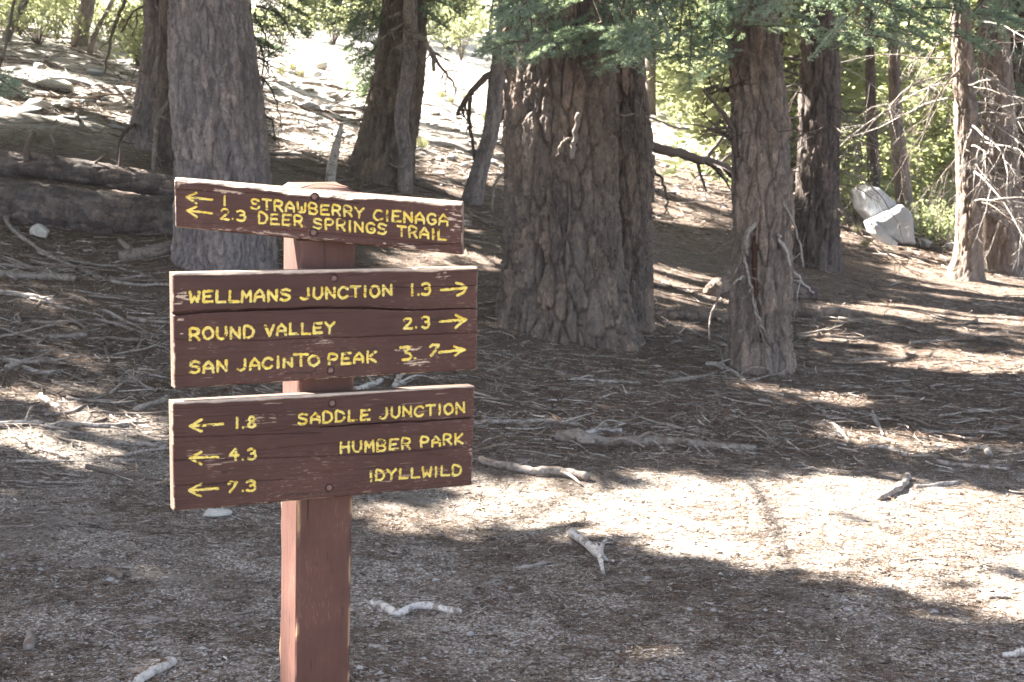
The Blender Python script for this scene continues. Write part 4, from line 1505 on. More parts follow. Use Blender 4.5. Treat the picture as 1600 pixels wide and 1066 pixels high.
def slab_rock(label, front_px, Y, thick, seed):
    """an angular boulder whose front outline is given, with real depth behind it"""
    r = np.random.default_rng(seed)
    pts = np.array([at(x, y, Y) for x, y in front_px])
    n = len(pts)
    c = pts.mean(0)
    rings = []
    for k, (sc_, dy) in enumerate([(.0, -.03), (.6, -.03), (.9, -.01), (.985, .03), (1.0, .12), (1.0, .4 * thick), (.92, .75 * thick), (.6, thick), (.0, thick * 1.05)]):
        e = c + (pts - c) * sc_
        e = e + np.array([.05 * dy, 0, 0])
        e[:, 1] = Y + dy + .25 * (e[:, 2] - c[2])          # the front face leans back
        rings.append(e)
    # densify each ring
    m = 96
    R2 = []
    for e in rings:
        q = np.concatenate([e, e[:1]])
        L = np.linspace(0, n, m, endpoint=False)
        i = L.astype(int)
        R2.append(q[i] + (q[i + 1] - q[i]) * (L - i)[:, None])
    R2 = np.array(R2)
    prof = np.linspace(0, len(R2) - 1, 40)
    i = np.minimum(prof.astype(int), len(R2) - 2)
    G = R2[i] + (R2[i + 1] - R2[i]) * (prof - i)[:, None, None]
    V = G.reshape(-1, 3)
    V = V + .07 * np.stack([fbm(V * 1.7 + k * 7, 2, seed + k) for k in range(3)], 1) + .02 * np.stack([fbm(V * 9 + k * 7, 3, seed + k) for k in range(3)], 1)
    a, b_ = np.meshgrid(np.arange(39), np.arange(m), indexing='ij')
    Q = np.stack([a * m + b_, (a + 1) * m + b_, (a + 1) * m + (b_ + 1) % m, a * m + (b_ + 1) % m], -1).reshape(-1, 4)[:, ::-1]
    o = obj('boulder', mesh('boulder', V - c, Q, GRANITE, None, True), None, c)
    return tag(o, label, 'boulder')


bY = hit(1385, 386)[1]
print('BOULDER Y', bY)
slab_rock('upper pale granite boulder, leaning behind the lower one at the right', [(1349, 300), (1362, 291), (1376, 293), (1404, 318), (1405, 330), (1382, 342), (1372, 352), (1352, 330)], bY + .7, 1.3, 3)
slab_rock('lower pale granite boulder with a flat slanting face at the right', [(1412, 322), (1428, 338), (1430, 384), (1408, 384), (1380, 366), (1366, 346), (1385, 336)], bY + .25, 1.0, 5)
slab_rock('long low granite slab in front of the two pale boulders', [(1356, 346), (1366, 344), (1384, 362), (1404, 380), (1400, 388), (1380, 384), (1360, 364)], bY + .05, .5, 7)
place_rock('stone', 'rounded pale stone on the ground right of the granite boulders', 'stone', 1446, 386, 26, .7, 11, GRANITE)
place_rock('stone', 'small white stone at far right behind the slender conifer foot', 'stone', 1488, 390, 20, .7, 12, GRANITE)
place_rock('stone', 'bluish grey stone lying in front of the big fallen log', 'stone', 64, 372, 34, .75, 13, STONE, sink=.2)
place_rock('stone', 'dark wedge of half buried stone under the lowest board', 'stone', 338, 806, 52, .32, 14, STONE, sink=.3)
place_rock('stone', 'tan rock standing on the bright slope left of the curved conifer', 'stone', 60, 172, 60, .35, 15, STONE)
place_rock('stone', 'pink-brown rock pile stone near the tufts on the slope', 'stone', 503, 108, 22, .7, 16, STONE)
place_rock('stone', 'white rounded stone near the tufts on the slope', 'stone', 497, 122, 16, .8, 17, GRANITE)

ROCKS = [rock_mesh('stone', 200 + k, [STONE, GRANITE][k % 2], facets=10, n=14, flat=1, rough=.08, cut=.7) for k in range(6)]
rk = np.random.default_rng(8)


def scatter_rocks(poly, n, wr, group, label, seed, flat=(.2, .45)):
    r = np.random.default_rng(seed)
    poly = np.array(poly, float)
    lo, hi = poly.min(0), poly.max(0)
    c = 0
    while c < n:
        x, y = r.uniform(lo, hi)
        if not inpoly(np.array([x]), np.array([y]), poly)[0]:
            continue
        P = hit(x, y)
        w = r.uniform(*wr) ** 1.0 * .5 / F * P[1]
        f = r.uniform(*flat)
        o = obj('stone', ROCKS[int(r.integers(6))], None, (P[0], P[1], P[2] + w * f * .3))
        o.scale = (w, w * r.uniform(.6, 1), w * f)
        o.rotation_euler = (r.normal(0, .15), r.normal(0, .15), r.uniform(0, 6.28))
        tag(o, label, 'stone', group)
        c += 1


scatter_rocks([(0, 90), (250, 120), (240, 200), (0, 200)], 34, (9, 34), 'stones on the left part of the slope', 'pale flat stone on the sunlit slope at left, one of many alike', 31)
scatter_rocks([(415, 100), (560, 130), (560, 230), (425, 220)], 42, (9, 30), 'stones on the middle part of the slope', 'pale flat stone on the slope between two conifers, one of many alike', 32)
scatter_rocks([(655, 160), (790, 180), (780, 300), (650, 290)], 45, (8, 30), 'stones behind the thin bent tree', 'pale stone on the slope behind the thin bent tree, one of many alike', 33)
scatter_rocks([(1020, 230), (1140, 240), (1140, 340), (1020, 320)], 24, (8, 26), 'stones between the thick tree and the reddish tree', 'pale stone on the bright strip between two conifers, one of many alike', 34)


scatter_rocks([(0, 90), (250, 120), (240, 200), (0, 200)], 4, (45, 80), 'big slabs on the left part of the slope', 'large pale slab of rock on the sunlit slope at left, one of several alike', 35, (.18, .35))
scatter_rocks([(415, 110), (790, 150), (780, 250), (425, 220)], 5, (30, 60), 'big slabs on the middle part of the slope', 'large grey slab of rock on the slope behind the signpost, one of several alike', 36, (.18, .35))

# ------------------------------------------------------------------ logs
def log_obj(name, label, pts, radii, mat, seed, bs=.06, bd=.02, nang=64, cat='log', step=.02, tint=.5):
    """bark covered log along world points"""
    c = spline(np.array(pts, float), 60)
    L = np.concatenate([[0], np.cumsum(np.linalg.norm(np.diff(c, axis=0), axis=1))])
    s = np.linspace(0, L[-1], max(10, int(L[-1] / step)))
    C_ = np.stack([np.interp(s, L, c[:, k]) for k in range(3)], 1)
    R_ = np.interp(s / L[-1], np.linspace(0, 1, len(radii)), radii)
    T = unit(np.gradient(C_, axis=0))
    U = unit(np.cross(T, np.array([0, 0, 1.0])))
    Vv = np.cross(U, T)
    th = np.linspace(0, 2 * math.pi, nang, endpoint=False)
    TH, SS = np.meshgrid(th, s)
    p = np.stack([np.cos(TH) * R_[:, None], np.sin(TH) * R_[:, None], SS], -1).reshape(-1, 3)
    w = p + .2 * bs * np.stack([fbm(p / bs, 2, seed + k) * 3 for k in range(3)], 1)
    f1, f2, idv = worley(w / bs * np.array([1, 1, .35]), seed)
    d = (bd * (sstep(0, .3, f2 - f1) * (.6 + .7 * idv) - .6) + .06 * R_.mean() * fbm(p * 2.5, 3, seed + 4) * 2 / 1).reshape(TH.shape)
    rr_ = R_[:, None] + d
    V = C_[:, None] + U[:, None] * (np.cos(TH) * rr_)[..., None] + Vv[:, None] * (np.sin(TH) * rr_)[..., None]
    ns = len(s)
    i, j = np.meshgrid(np.arange(ns - 1), np.arange(nang), indexing='ij')
    Q = np.stack([i * nang + j, i * nang + (j + 1) % nang, (i + 1) * nang + (j + 1) % nang, (i + 1) * nang + j], -1).reshape(-1, 4)
    V = V.reshape(-1, 3)
    V = np.concatenate([V, C_[:1], C_[-1:]])
    j = np.arange(nang)
    b0 = ns * nang
    T2 = np.concatenate([np.stack([np.full(nang, b0), (j + 1) % nang, j], -1), np.stack([np.full(nang, b0 + 1), (ns - 1) * nang + j, (ns - 1) * nang + (j + 1) % nang], -1)])
    org = C_.mean(0)
    o = obj(name, mesh(name, V - org, [Q, T2], mat, None, True, {'tint': np.full(len(V), tint), 'plate': np.concatenate([idv, [.5, .5]])}), None, org)
    return tag(o, label, cat)


yl = hit(180, 368)[1]
log_obj('fallen_log', 'thick dark fallen trunk lying across the left edge, the lower of two', [at(-260, 298, yl + .3), at(0, 319, yl + .25), at(170, 339, yl + .25), at(300, 349, yl + .3), at(345, 352, yl + .35)], [.225, .22, .215, .21, .205], BARK_LOG, 41, .055, .016, 150)
log_obj('fallen_log', 'slimmer dark fallen trunk resting behind the thick one at the left', [at(-260, 226, yl + 1.1), at(0, 256, yl + 1.05), at(60, 260, yl + 1.03), at(120, 268, yl + 1.0), at(230, 286, yl + .9), at(285, 298, yl + .8)], [.105, .105, .11, .11, .105], BARK_LOG, 42, .05, .012, 110)
ulog = bpy.data.objects[[o.name for o in bpy.data.objects if o.get('label', '').startswith('slimmer dark')][0]]
for kk, (q0, q1, w0, w1) in enumerate([((42, 252), (54, 206), 13, 8), ((86, 262), (84, 238), 8, 5), ((184, 282), (190, 222), 8, 5), ((140, 262), (170, 238), 5, 3)]):
    b = Bag()
    p0, p1 = at(*q0, yl + .95), at(*q1, yl + .9)
    b.tube(spline(np.array([p0, (p0 + p1) / 2 + rng.normal(0, .02, 3), p1]), 8), np.linspace(w0, w1, 8) * .5 / F * yl, 8, 0, .35)
    obj('branch_stub', b.mesh('branch_stub', DEAD, True, p0), ulog, p0 - np.array(ulog.location))
LG = [
    ('grey weathered log sloping up to the foot of the broad grey conifer', [(190, 402), (240, 393), (300, 384)], [20, 24, 28], 43, DEAD),
    ('decayed log end sticking out left of the reddish-brown conifer', [(1112, 455), (1135, 438), (1160, 425)], [26, 34, 38], 44, BARK_BIG),
    ('short dark rotten log right of the reddish-brown conifer', [(1225, 455), (1245, 456), (1274, 460)], [30, 30, 26], 45, BARK_DARK),
    ('crumbling brown log lying right of the reddish-brown conifer, lower of two', [(1225, 484), (1270, 488), (1320, 490), (1348, 494)], [24, 28, 22, 10], 46, BARK_BIG),
    ('long low log half sunk in needles between the two right-hand trunks', [(1000, 484), (1040, 490), (1080, 492), (1140, 498)], [18, 20, 20, 16], 47, BARK_BIG),
]
for lab, pp, ww, sd, m in LG:
    hp = np.array([hit(x, y + w * .3) for (x, y), w in zip(pp, ww)])
    rd = [w * .5 / F * h[1] for w, h in zip(ww, hp)]
    hp[:, 2] += np.array(rd) * .55
    log_obj('fallen_log', lab, hp, rd, m, sd, .05, .012, 40)
# white snag
sg = hit(516, 284)
log_obj('snag', 'bleached broken snag standing upright behind the top of the signpost', [sg - np.array([0, 0, .1]), at(518, 262, sg[1]), at(527, 222, sg[1]), at(534, 192, sg[1])], [17 * .5 / F * sg[1], 15 * .5 / F * sg[1], 12 * .5 / F * sg[1], 5 * .5 / F * sg[1]], DEAD, 48, .05, .01, 30, 'snag', .02, .95)


# ------------------------------------------------------------------ individual sticks, by place
def stick(label, pts, w0, w1, tint, seed, subs=0, lift=0.0, mat=None, sub_w=.5, sublen=60, name='stick', ends=None, cat='stick'):
    r = np.random.default_rng(seed)
    P = np.array([hit(x, y) for x, y in pts])
    n = max(10, 6 * len(pts))
    Q = spline(P, n)
    Y0 = Q[:, 1].mean()
    ra = np.linspace(w0, w1, n) * .5 / F * Y0
    ra = ra * (1 + .22 * np.convolve(r.normal(0, 1, n + 4), np.ones(5) / 5, 'valid'))
    Q[:, 2] = gz(Q[:, 0], Q[:, 1]) + ra * .7 + lift * np.sin(np.linspace(0, math.pi, n))
    Q += .35 * np.stack([np.convolve(r.normal(0, 1, n + 2), np.ones(3) / 3, 'valid') for _ in range(3)], 1) * ra[:, None] * np.array([1, 1, .3])
    b = Bag()
    ns = 10 if ra.max() > .012 else 7
    b.tube(Q, ra, ns, 0, np.clip(tint + .05 * r.normal(0, 1, n * ns + 2), 0, 1))
    for k in range(subs):
        i = r.integers(2, n - 2)
        t = unit(Q[i + 1] - Q[i - 1])
        d = unit(t * r.uniform(.2, .9) + unit(np.cross(t, np.array([0, 0, 1.0]))) * r.choice([-1, 1]) * r.uniform(.4, 1) + np.array([0, 0, r.uniform(0, .5)]))
        l = sublen / F * Y0 * r.uniform(.4, 1.2)
        e = spline(np.array([Q[i], Q[i] + d * l * .5 + r.normal(0, .08, 3) * l, Q[i] + d * l + np.array([0, 0, -.1 * l])]), 7)
        e[:, 2] = np.maximum(e[:, 2], gz(e[:, 0], e[:, 1]) + .003)
        b.tube(e, np.linspace(ra[i] * sub_w, ra[i] * sub_w * .4, 7), 6, 0, np.clip(tint + .1 * r.normal(), 0, 1))
    org = Q.mean(0)
    return tag(obj(name, b.mesh(name, mat or DEAD, True, org), None, org), label, cat)


ST = [
    ('pale crooked stick lying on the grit just right of the signpost post', [(580, 944), (600, 950), (622, 962), (645, 952), (680, 954), (720, 960)], 15, 11, .95, 0),
    ('short split piece of wood left of the forked white branch', [(812, 890), (832, 887), (854, 882)], 9, 7, .6, 0),
    ('straight grey weathered branch in the litter right of the boards', [(870, 688), (920, 694), (980, 696), (1040, 696), (1100, 700), (1180, 706)], 22, 12, .48, 6),
    ('broken pale branch at the sunlit edge beside the lowest board', [(748, 722), (780, 730), (830, 740), (880, 744), (918, 752)], 13, 16, .55, 3),
    ('short curved stick casting a shadow on the bright ground', [(1372, 782), (1396, 772), (1412, 758), (1416, 748)], 12, 13, .62, 0),
    ('stout grey stick at the bottom edge left of the post', [(216, 1070), (240, 1054), (272, 1038)], 16, 15, .85, 0),
    ('reddish upright bark stub at the lower left', [(44, 1018), (46, 1004), (48, 990)], 20, 10, .45, 0),
    ('bleached bone-like bit of wood at the right edge of the shade', [(1566, 1026), (1585, 1026), (1605, 1024)], 9, 13, .9, 0),
    ('small brown stick left of the post in the grit', [(222, 966), (246, 970), (274, 972)], 8, 8, .45, 0),
    ('small rotten cone-shaped wood piece on the left grit', [(158, 892), (176, 896), (192, 904)], 9, 11, .35, 0),
    ('long grey branch running in from the left edge', [(-10, 668), (40, 664), (66, 662)], 9, 8, .8, 1),
    ('long grey branch ending near the lowest board', [(72, 670), (110, 666), (165, 668), (200, 666), (212, 660)], 9, 8, .72, 2),
    ('thin arched stick bowed above the needles at the left', [(70, 650), (108, 646), (135, 634), (165, 634), (190, 642), (205, 652)], 5, 3, .6, 0),
    ('short thick grey stick tilted at the left of the sunny patch', [(62, 620), (76, 630), (92, 642)], 9, 9, .75, 0),
    ('dark grey stick beside the left end of the lowest board', [(172, 694), (205, 696), (235, 698), (256, 704)], 8, 8, .6, 1),
    ('grey stick just below the dark one at the sunny patch', [(175, 724), (205, 722), (235, 722)], 8, 7, .6, 0),
    ('stick lying at the upper left of the lowest board', [(210, 644), (235, 634), (258, 628)], 9, 10, .55, 0),
    ('whitish branch at the left edge above the dark litter', [(-10, 460), (30, 463), (60, 469), (84, 474)], 9, 8, .85, 1),
    ('thick round branch at the left edge with a cut end', [(-10, 434), (60, 436), (118, 440)], 13, 13, .55, 0),
    ('long thin grey pole slanting down towards the middle board', [(60, 396), (90, 408), (130, 425), (180, 442), (230, 447), (265, 445)], 6, 4, .65, 2),
    ('thick stick at the left edge pointing down to the log', [(8, 342), (20, 362), (50, 384), (80, 402)], 9, 5, .6, 0),
    ('short stub of branch in front of the big log', [(188, 378), (198, 388), (206, 394)], 9, 10, .5, 0),
    ('long pale stick in the shade below the big log', [(40, 438), (80, 426), (116, 424)], 6, 5, .6, 2),
    ('light stick with a forked end in the left litter', [(10, 578), (36, 568), (66, 562)], 8, 7, .75, 2),
    ('pale stick crossing the forked one in the left litter', [(36, 576), (60, 584), (84, 586)], 7, 6, .7, 2),
    ('brown stick with a dark end in the left litter', [(66, 530), (100, 528), (136, 526)], 8, 9, .5, 0),
    ('grey spreading root-like branch at the foot of the reddish-brown conifer', [(1102, 570), (1130, 574), (1150, 586), (1166, 598)], 8, 6, .72, 5),
    ('brown stick left of the foot of the reddish-brown conifer', [(1030, 600), (1080, 594), (1118, 584)], 7, 7, .5, 1),
    ('upright dead twig at the foot of the reddish-brown conifer', [(1128, 578), (1132, 560), (1138, 545)], 7, 4, .65, 2),
    ('pale stick lying in the litter right of the middle of the picture', [(1355, 700), (1385, 702), (1418, 712)], 7, 6, .8, 1),
    ('long straight grey stick at the upper edge of the bright ground', [(1464, 724), (1510, 730), (1575, 736)], 7, 6, .75, 0),
    ('pale twisted stick on the right edge of the litter', [(1430, 762), (1465, 760), (1498, 757)], 6, 8, .8, 0),
    ('short pale wood lump at the right of the litter', [(1528, 702), (1540, 706), (1546, 714)], 10, 12, .75, 0),
    ('branching dead stick leaning in the litter at the right', [(1280, 640), (1300, 662), (1318, 682), (1328, 694)], 6, 5, .7, 4),
    ('second branching dead stick leaning in the litter at the right', [(1362, 640), (1368, 660), (1380, 682)], 7, 6, .7, 4),
    ('thick bleached stick between the middle and lowest boards', [(556, 612), (575, 606), (596, 598)], 9, 9, .85, 1),
    ('knobby bleached stick right of the post between boards', [(618, 606), (622, 596), (625, 588)], 10, 8, .85, 3),
    ('thick grey stick left of the straight weathered branch', [(742, 664), (790, 662), (850, 660), (905, 666)], 9, 6, .65, 3),
    ('pale knotted stick above the straight weathered branch', [(898, 686), (918, 680), (940, 674), (972, 676)], 9, 8, .85, 2),
    ('long pale stick lying in the litter below the thick tree', [(870, 586), (900, 594), (950, 598), (1000, 600)], 6, 5, .7, 3),
    ('thin brown stick across the litter at far right', [(1440, 676), (1490, 678), (1540, 676), (1580, 670)], 7, 6, .6, 3),
    ('small dark stick on the shaded grit at the right', [(1315, 967), (1335, 967), (1358, 966)], 5, 5, .4, 1),
    ('short stick at the bottom right of the bright ground', [(1545, 936), (1562, 935), (1580, 936)], 6, 5, .4, 0),
    ('thin stick pointing out of the bright ground at right', [(1415, 878), (1450, 876), (1480, 884)], 5, 5, .55, 1),
    ('short broken stick on the grit below the pale crooked one', [(576, 1012), (590, 1014), (604, 1018)], 8, 7, .6, 0),
]
for k, (lab, pp, a, b, tn, sb) in enumerate(ST):
    stick(lab, pp, a, b, tn, 300 + k, sb)
# forked white branch chunk
fk = hit(925, 868)


def forked():
    b = Bag()
    k = 5.9 / F
    r = np.random.default_rng(3)
    A0, B0 = hit(893, 842), hit(938, 878)
    A0[2] += .03
    B0[2] += .025
    Q = spline(np.array([A0, (A0 + B0) / 2 + np.array([0, 0, .005]), B0]), 12)
    b.tube(Q, np.linspace(.021, .017, 12) * (1 + .07 * r.normal(0, 1, 12)), 12, 0, np.clip(.95 + .15 * r.normal(0, 1, 146), .3, 1))
    for e, r0 in ((at(948, 842, B0[1] - .02), .012), (hit(943, 900), .013), (hit(958, 880), .013), (at(930, 848, B0[1] + .05), .008)):
        e = np.array(e)
        e[2] = max(e[2], gz(e[0], e[1]) + .01)
        b.tube(spline(np.array([B0, (B0 + e) / 2 + r.normal(0, .008, 3), e]), 7), np.linspace(r0, r0 * .45, 7), 8, 0, .9)
    tag(obj('forked_branch', b.mesh('forked_branch', DEAD, True, B0), None, B0), 'white-barked branch chunk with a forked end on the shade line', 'branch')


forked()

# many alike: shared meshes, separate objects
STK = []
for k in range(14):
    b = Bag()
    r = np.random.default_rng(500 + k)
    L = 1.0
    for pts, ra in limb_lines((-.5, 0, .02), (1, r.normal(0, .15), .02), L, .022, 600 + k, 1 if k % 3 else 2, .02, 3 + k % 3, .16):
        pts[:, 2] = np.maximum(.006, pts[:, 2] * .45 + ra * .6)
        b.tube(pts, np.maximum(ra, .004), 6, 0, np.clip(.42 + .38 * (k / 13 - .3) + r.normal(0, .08), 0, 1))
    STK.append(b.mesh('stick', DEAD))
rs_ = np.random.default_rng(77)


def scatter_sticks(poly, n, lr, label, group, seed, ysq=1.0):
    r = np.random.default_rng(seed)
    poly = np.array(poly, float)
    lo, hi = poly.min(0), poly.max(0)
    c = 0
    while c < n:
        x, y = r.uniform(lo, hi)
        if not inpoly(np.array([x]), np.array([y]), poly)[0]:
            continue
        P = hit(x, y)
        L = r.uniform(*lr)
        o = obj('stick', STK[int(r.integers(14))], None, P)
        yaw = r.uniform(0, 2 * math.pi) if r.random() < .6 else r.normal(0, .7)
        ex = np.array([math.cos(yaw), math.sin(yaw)]) * .3 * L
        dz = (gz(P[0] + ex[0], P[1] + ex[1]) - gz(P[0] - ex[0], P[1] - ex[1])) / (.6 * L)
        o.rotation_euler = (0, -math.atan(dz), yaw + (math.pi if r.random() < .5 else 0) * 0)
        o.scale = (L, L * .9, L * r.uniform(.8, 1.3))
        o.location.z += .004
        tag(o, label, 'stick', group)
        c += 1


scatter_sticks([(0, 400), (290, 420), (290, 600), (0, 590)], 60, (.2, .7), 'bare grey stick in the shaded litter left of the boards, one of many alike', 'sticks in the shaded litter at left', 91)
scatter_sticks([(0, 590), (265, 600), (265, 800), (0, 790)], 44, (.15, .5), 'bare stick in the dappled litter beside the lowest board, one of many alike', 'sticks in the dappled litter at left', 92)
scatter_sticks([(745, 540), (1140, 560), (1600, 560), (1600, 735), (1100, 715), (745, 715)], 120, (.1, .42), 'bare grey stick in the litter right of the boards, one of many alike', 'sticks in the litter at right', 93)
scatter_sticks([(1000, 400), (1120, 420), (1600, 450), (1600, 560), (1250, 570), (1000, 500)], 36, (.3, .8), 'bare stick on the striped shade under the right-hand trees, one of many alike', 'sticks under the right-hand trees', 94)
scatter_sticks([(425, 230), (530, 250), (740, 300), (760, 390), (600, 330), (430, 270)], 30, (.4, 1.3), 'bare stick on the slope behind the top board, one of many alike', 'sticks on the slope behind the top board', 95)
scatter_sticks([(420, 120), (560, 140), (560, 240), (420, 225)], 22, (.5, 1.6), 'bare bleached stick on the sunlit slope between two conifers, one of many alike', 'bleached sticks on the sunlit slope', 98)
scatter_sticks([(0, 110), (240, 130), (240, 215), (0, 220)], 16, (.4, 1.4), 'bare stick on the bright slope at upper left, one of many alike', 'sticks on the upper left slope', 99)
scatter_sticks([(560, 800), (1600, 1000), (1600, 1066), (560, 1066)], 10, (.06, .16), 'tiny stick on the shaded grit in the foreground, one of many alike', 'tiny sticks on the foreground grit', 96)
scatter_sticks([(0, 800), (430, 800), (430, 1066), (0, 1066)], 14, (.06, .2), 'tiny stick on the grit left of the post, one of many alike', 'tiny sticks on the left grit', 97)


# ------------------------------------------------------------------ stuff: litter of needles and twigs, gravel
def floor_points(n, seed, y0=3.9, y1=20.0, pw=1.0, half=.40):
    """points on the ground inside the view wedge, denser near the camera"""
    r = np.random.default_rng(seed)
    u = r.random(n)
    Y = (y0 ** (-pw) + u * (y1 ** (-pw) - y0 ** (-pw))) ** (-1 / pw)
    X = r.uniform(-half, half, n) * Y
    return X, Y, r


def ground_normal_tilt(X, Y, ux, uy, L):
    return (gz(X + ux * L, Y + uy * L) - gz(X - ux * L, Y - uy * L)) / (2 * L)


def litter_obj(name, n, seed, lr, rr_, y0, y1, tintf, keep=None, K=4, s=3, pw=1.0, lift=.004):
    X, Y, r = floor_points(n, seed, y0, y1, pw)
    if keep is not None:
        m = r.random(n) < keep(X, Y)
        X, Y = X[m], Y[m]
    n = len(X)
    L = r.uniform(lr[0], lr[1], n) * np.where(r.random(n) < .12, 1.8, 1)
    th = r.uniform(0, 2 * math.pi, n)
    ux, uy = np.cos(th), np.sin(th)
    bend = r.normal(0, .22, n)
    tz = np.clip(r.normal(0, .10, n), -.3, .3) + ground_normal_tilt(X, Y, ux, uy, .05)
    t = np.linspace(-.5, .5, K)
    P = np.zeros((n, K, 3))
    P[..., 0] = X[:, None] + ux[:, None] * L[:, None] * t - uy[:, None] * (bend * L)[:, None] * (t ** 2 - .1) * 2
    P[..., 1] = Y[:, None] + uy[:, None] * L[:, None] * t + ux[:, None] * (bend * L)[:, None] * (t ** 2 - .1) * 2
    R = r.uniform(rr_[0], rr_[1], n)
    zc = gz(X, Y) + R * .8 + r.random(n) ** 2 * lift
    P[..., 2] = zc[:, None] + tz[:, None] * L[:, None] * t
    Rk = R[:, None] * np.linspace(1, .55, K)[None]
    V, q, tr = tubes(P, Rk, s, False)
    tn = np.repeat(tintf(r, n), K * s)
    me = mesh(name, V, q, LITTER, None, False, {'tint': tn})
    return tag(obj(name, me), kind='stuff')


def duff_keep(X, Y):
    return .06 + .94 * (1 - trail_mask(X, Y)) - .2 * (Y > 17)


litter_obj('needle_litter', 80000, 1, (.025, .075), (.0007, .0013), 3.9, 9.0, lambda r, n: np.clip(np.where(r.random(n) < .22, r.normal(.68, .12, n), r.normal(.26, .14, n)), 0, 1), lambda X, Y: (.65 + .35 * (1 - trail_mask(X, Y))) * (.15 + 1.3 * sstep(.42, .62, vnoise(np.stack([X * 2.6, Y * 2.6, 0 * X], 1), 55))))
litter_obj('twig_litter', 75000, 2, (.025, .11), (.001, .0026), 5.5, 20, lambda r, n: np.clip(np.where(r.random(n) < .3, r.normal(.72, .14, n), r.normal(.26, .13, n)), 0, 1), duff_keep, 5, 4, .8, .02)
litter_obj('bark_chip_litter', 12000, 3, (.008, .026), (.0012, .0036), 3.9, 9, lambda r, n: np.clip(r.normal(.3, .24, n), 0, 1), None, 3, 4)
litter_obj('coarse_twig_litter', 2200, 4, (.08, .26), (.0025, .006), 7.3, 20, lambda r, n: np.clip(r.normal(.5, .2, n), 0, 1), lambda X, Y: 1 - trail_mask(X, Y), 6, 5, .9, .04)

litter_obj('slope_litter', 9000, 6, (.06, .4), (.004, .009), 17, 34, lambda r, n: np.clip(r.normal(.5, .24, n), 0, 1), None, 5, 4, .6, .05)


def gravel_obj():
    X, Y, r = floor_points(26000, 9, 3.9, 9.5, 1.2)
    m = r.random(len(X)) < (.2 + .35 * trail_mask(X, Y))
    X, Y = X[m], Y[m]
    n = len(X)
    s = .0024 * np.exp(r.normal(0, .55, n)).clip(.4, 5)
    oct_ = unit(np.array([[1, 0, 0], [.5, .87, .1], [-.5, .87, -.1], [-1, 0, .1], [-.5, -.87, 0], [.5, -.87, 0.1], [0.1, 0, 1], [0, .1, -1]]))
    tri = np.array([[i, (i + 1) % 6, 6] for i in range(6)] + [[(i + 1) % 6, i, 7] for i in range(6)])
    V = oct_[None] * r.uniform(.65, 1.2, (n, 8, 1)) * s[:, None, None] * np.array([1.3, 1.0, .7])
    th = r.uniform(0, 6.28, n)
    c, q = np.cos(th)[:, None], np.sin(th)[:, None]
    x = V[..., 0] * c - V[..., 1] * q
    y = V[..., 0] * q + V[..., 1] * c
    V = np.stack([x + X[:, None], y + Y[:, None], V[..., 2] + (gz(X, Y) + s * .35)[:, None]], -1).reshape(-1, 3)
    T = (tri[None] + (np.arange(n) * 8)[:, None, None]).reshape(-1, 3)
    tag(obj('gravel', mesh('gravel', V, T, PEBBLE, None, False)), kind='stuff')


gravel_obj()
PALE = rock_mat('pale_pebble', (.27, .25, .232), (.38, .36, .34), (.19, .175, .16))
PEB = [rock_mesh('pebble', 700 + k, PALE, facets=11, n=10, flat=.8, rough=.05, cut=.78) for k in range(5)]
rp = np.random.default_rng(15)
for k in range(110):
    x, y = rp.uniform(0, 1600), rp.uniform(800, 1064)
    if 430 < x < 560 or (x > 900 and y < 880):
        continue
    P = hit(x, y)
    s_ = .0065 * math.exp(rp.normal(0, .45))
    o = obj('pebble', PEB[k % 5], None, P + np.array([0, 0, s_ * .15]))
    o.scale = (s_ * rp.uniform(1, 1.5), s_, s_ * .75)
    o.rotation_euler = (0, 0, rp.uniform(0, 6.28))
    tag(o, 'small pale pebble on the foreground grit, one of many alike', 'pebble', 'pale pebbles on the foreground grit')


# ------------------------------------------------------------------ unseen crowns, shaped to shade the clearing
LIT = [
    [(735, 722), (900, 742), (1100, 722), (1330, 738), (1700, 748), (1700, 1010), (1600, 985), (1420, 930), (1300, 905), (1180, 868), (1060, 850), (940, 822), (860, 792), (700, 810), (560, 800), (545, 775), (700, 765)],
    [(-60, 722), (50, 700), (150, 692), (215, 715), (160, 752), (60, 764), (-60, 760)],
    [(110, 650), (262, 640), (268, 668), (190, 672), (110, 664)],
    [(1240, 470), (1400, 500), (1400, 513), (1240, 484)],
    [(1380, 428), (1620, 468), (1620, 486), (1380, 446)],
    [(1250, 515), (1480, 545), (1480, 556), (1250, 528)],
    [(1000, 420), (1132, 416), (1132, 440), (1000, 442)],
    [(1480, 520), (1620, 528), (1620, 542), (1480, 534)],
    [(-60, 606), (130, 600), (130, 612), (-60, 622)],
    [(-80, 95), (120, 120), (255, 145), (235, 200), (120, 195), (-80, 185)],
    [(410, 90), (560, 110), (575, 200), (545, 262), (430, 240)],
    [(640, 110), (800, 150), (790, 275), (700, 310), (650, 285)],
    [(1010, 180), (1160, 200), (1160, 352), (1010, 342)],
    [(1230, 330), (1420, 380), (1620, 400), (1620, 445), (1480, 425), (1300, 385), (1230, 365)],
    [(1000, 452), (1130, 452), (1130, 468), (1000, 464)],
    [(1290, 448), (1420, 478), (1620, 510), (1620, 524), (1400, 498), (1290, 462)],
    [(1340, 556), (1620, 556), (1620, 580), (1440, 576)],
    [(1140, 585), (1350, 578), (1350, 592), (1140, 598)],
    [(640, 370), (780, 380), (780, 425), (700, 400)],
    [(560, 330), (760, 345), (760, 358), (560, 343)],
    [(580, 402), (740, 396), (740, 410), (580, 415)],
    [(0, 466), (95, 470), (95, 480), (0, 478)],
    [(110, 560), (250, 564), (250, 575), (110, 571)],
    [(120, 282), (260, 296), (260, 306), (120, 292)],
]


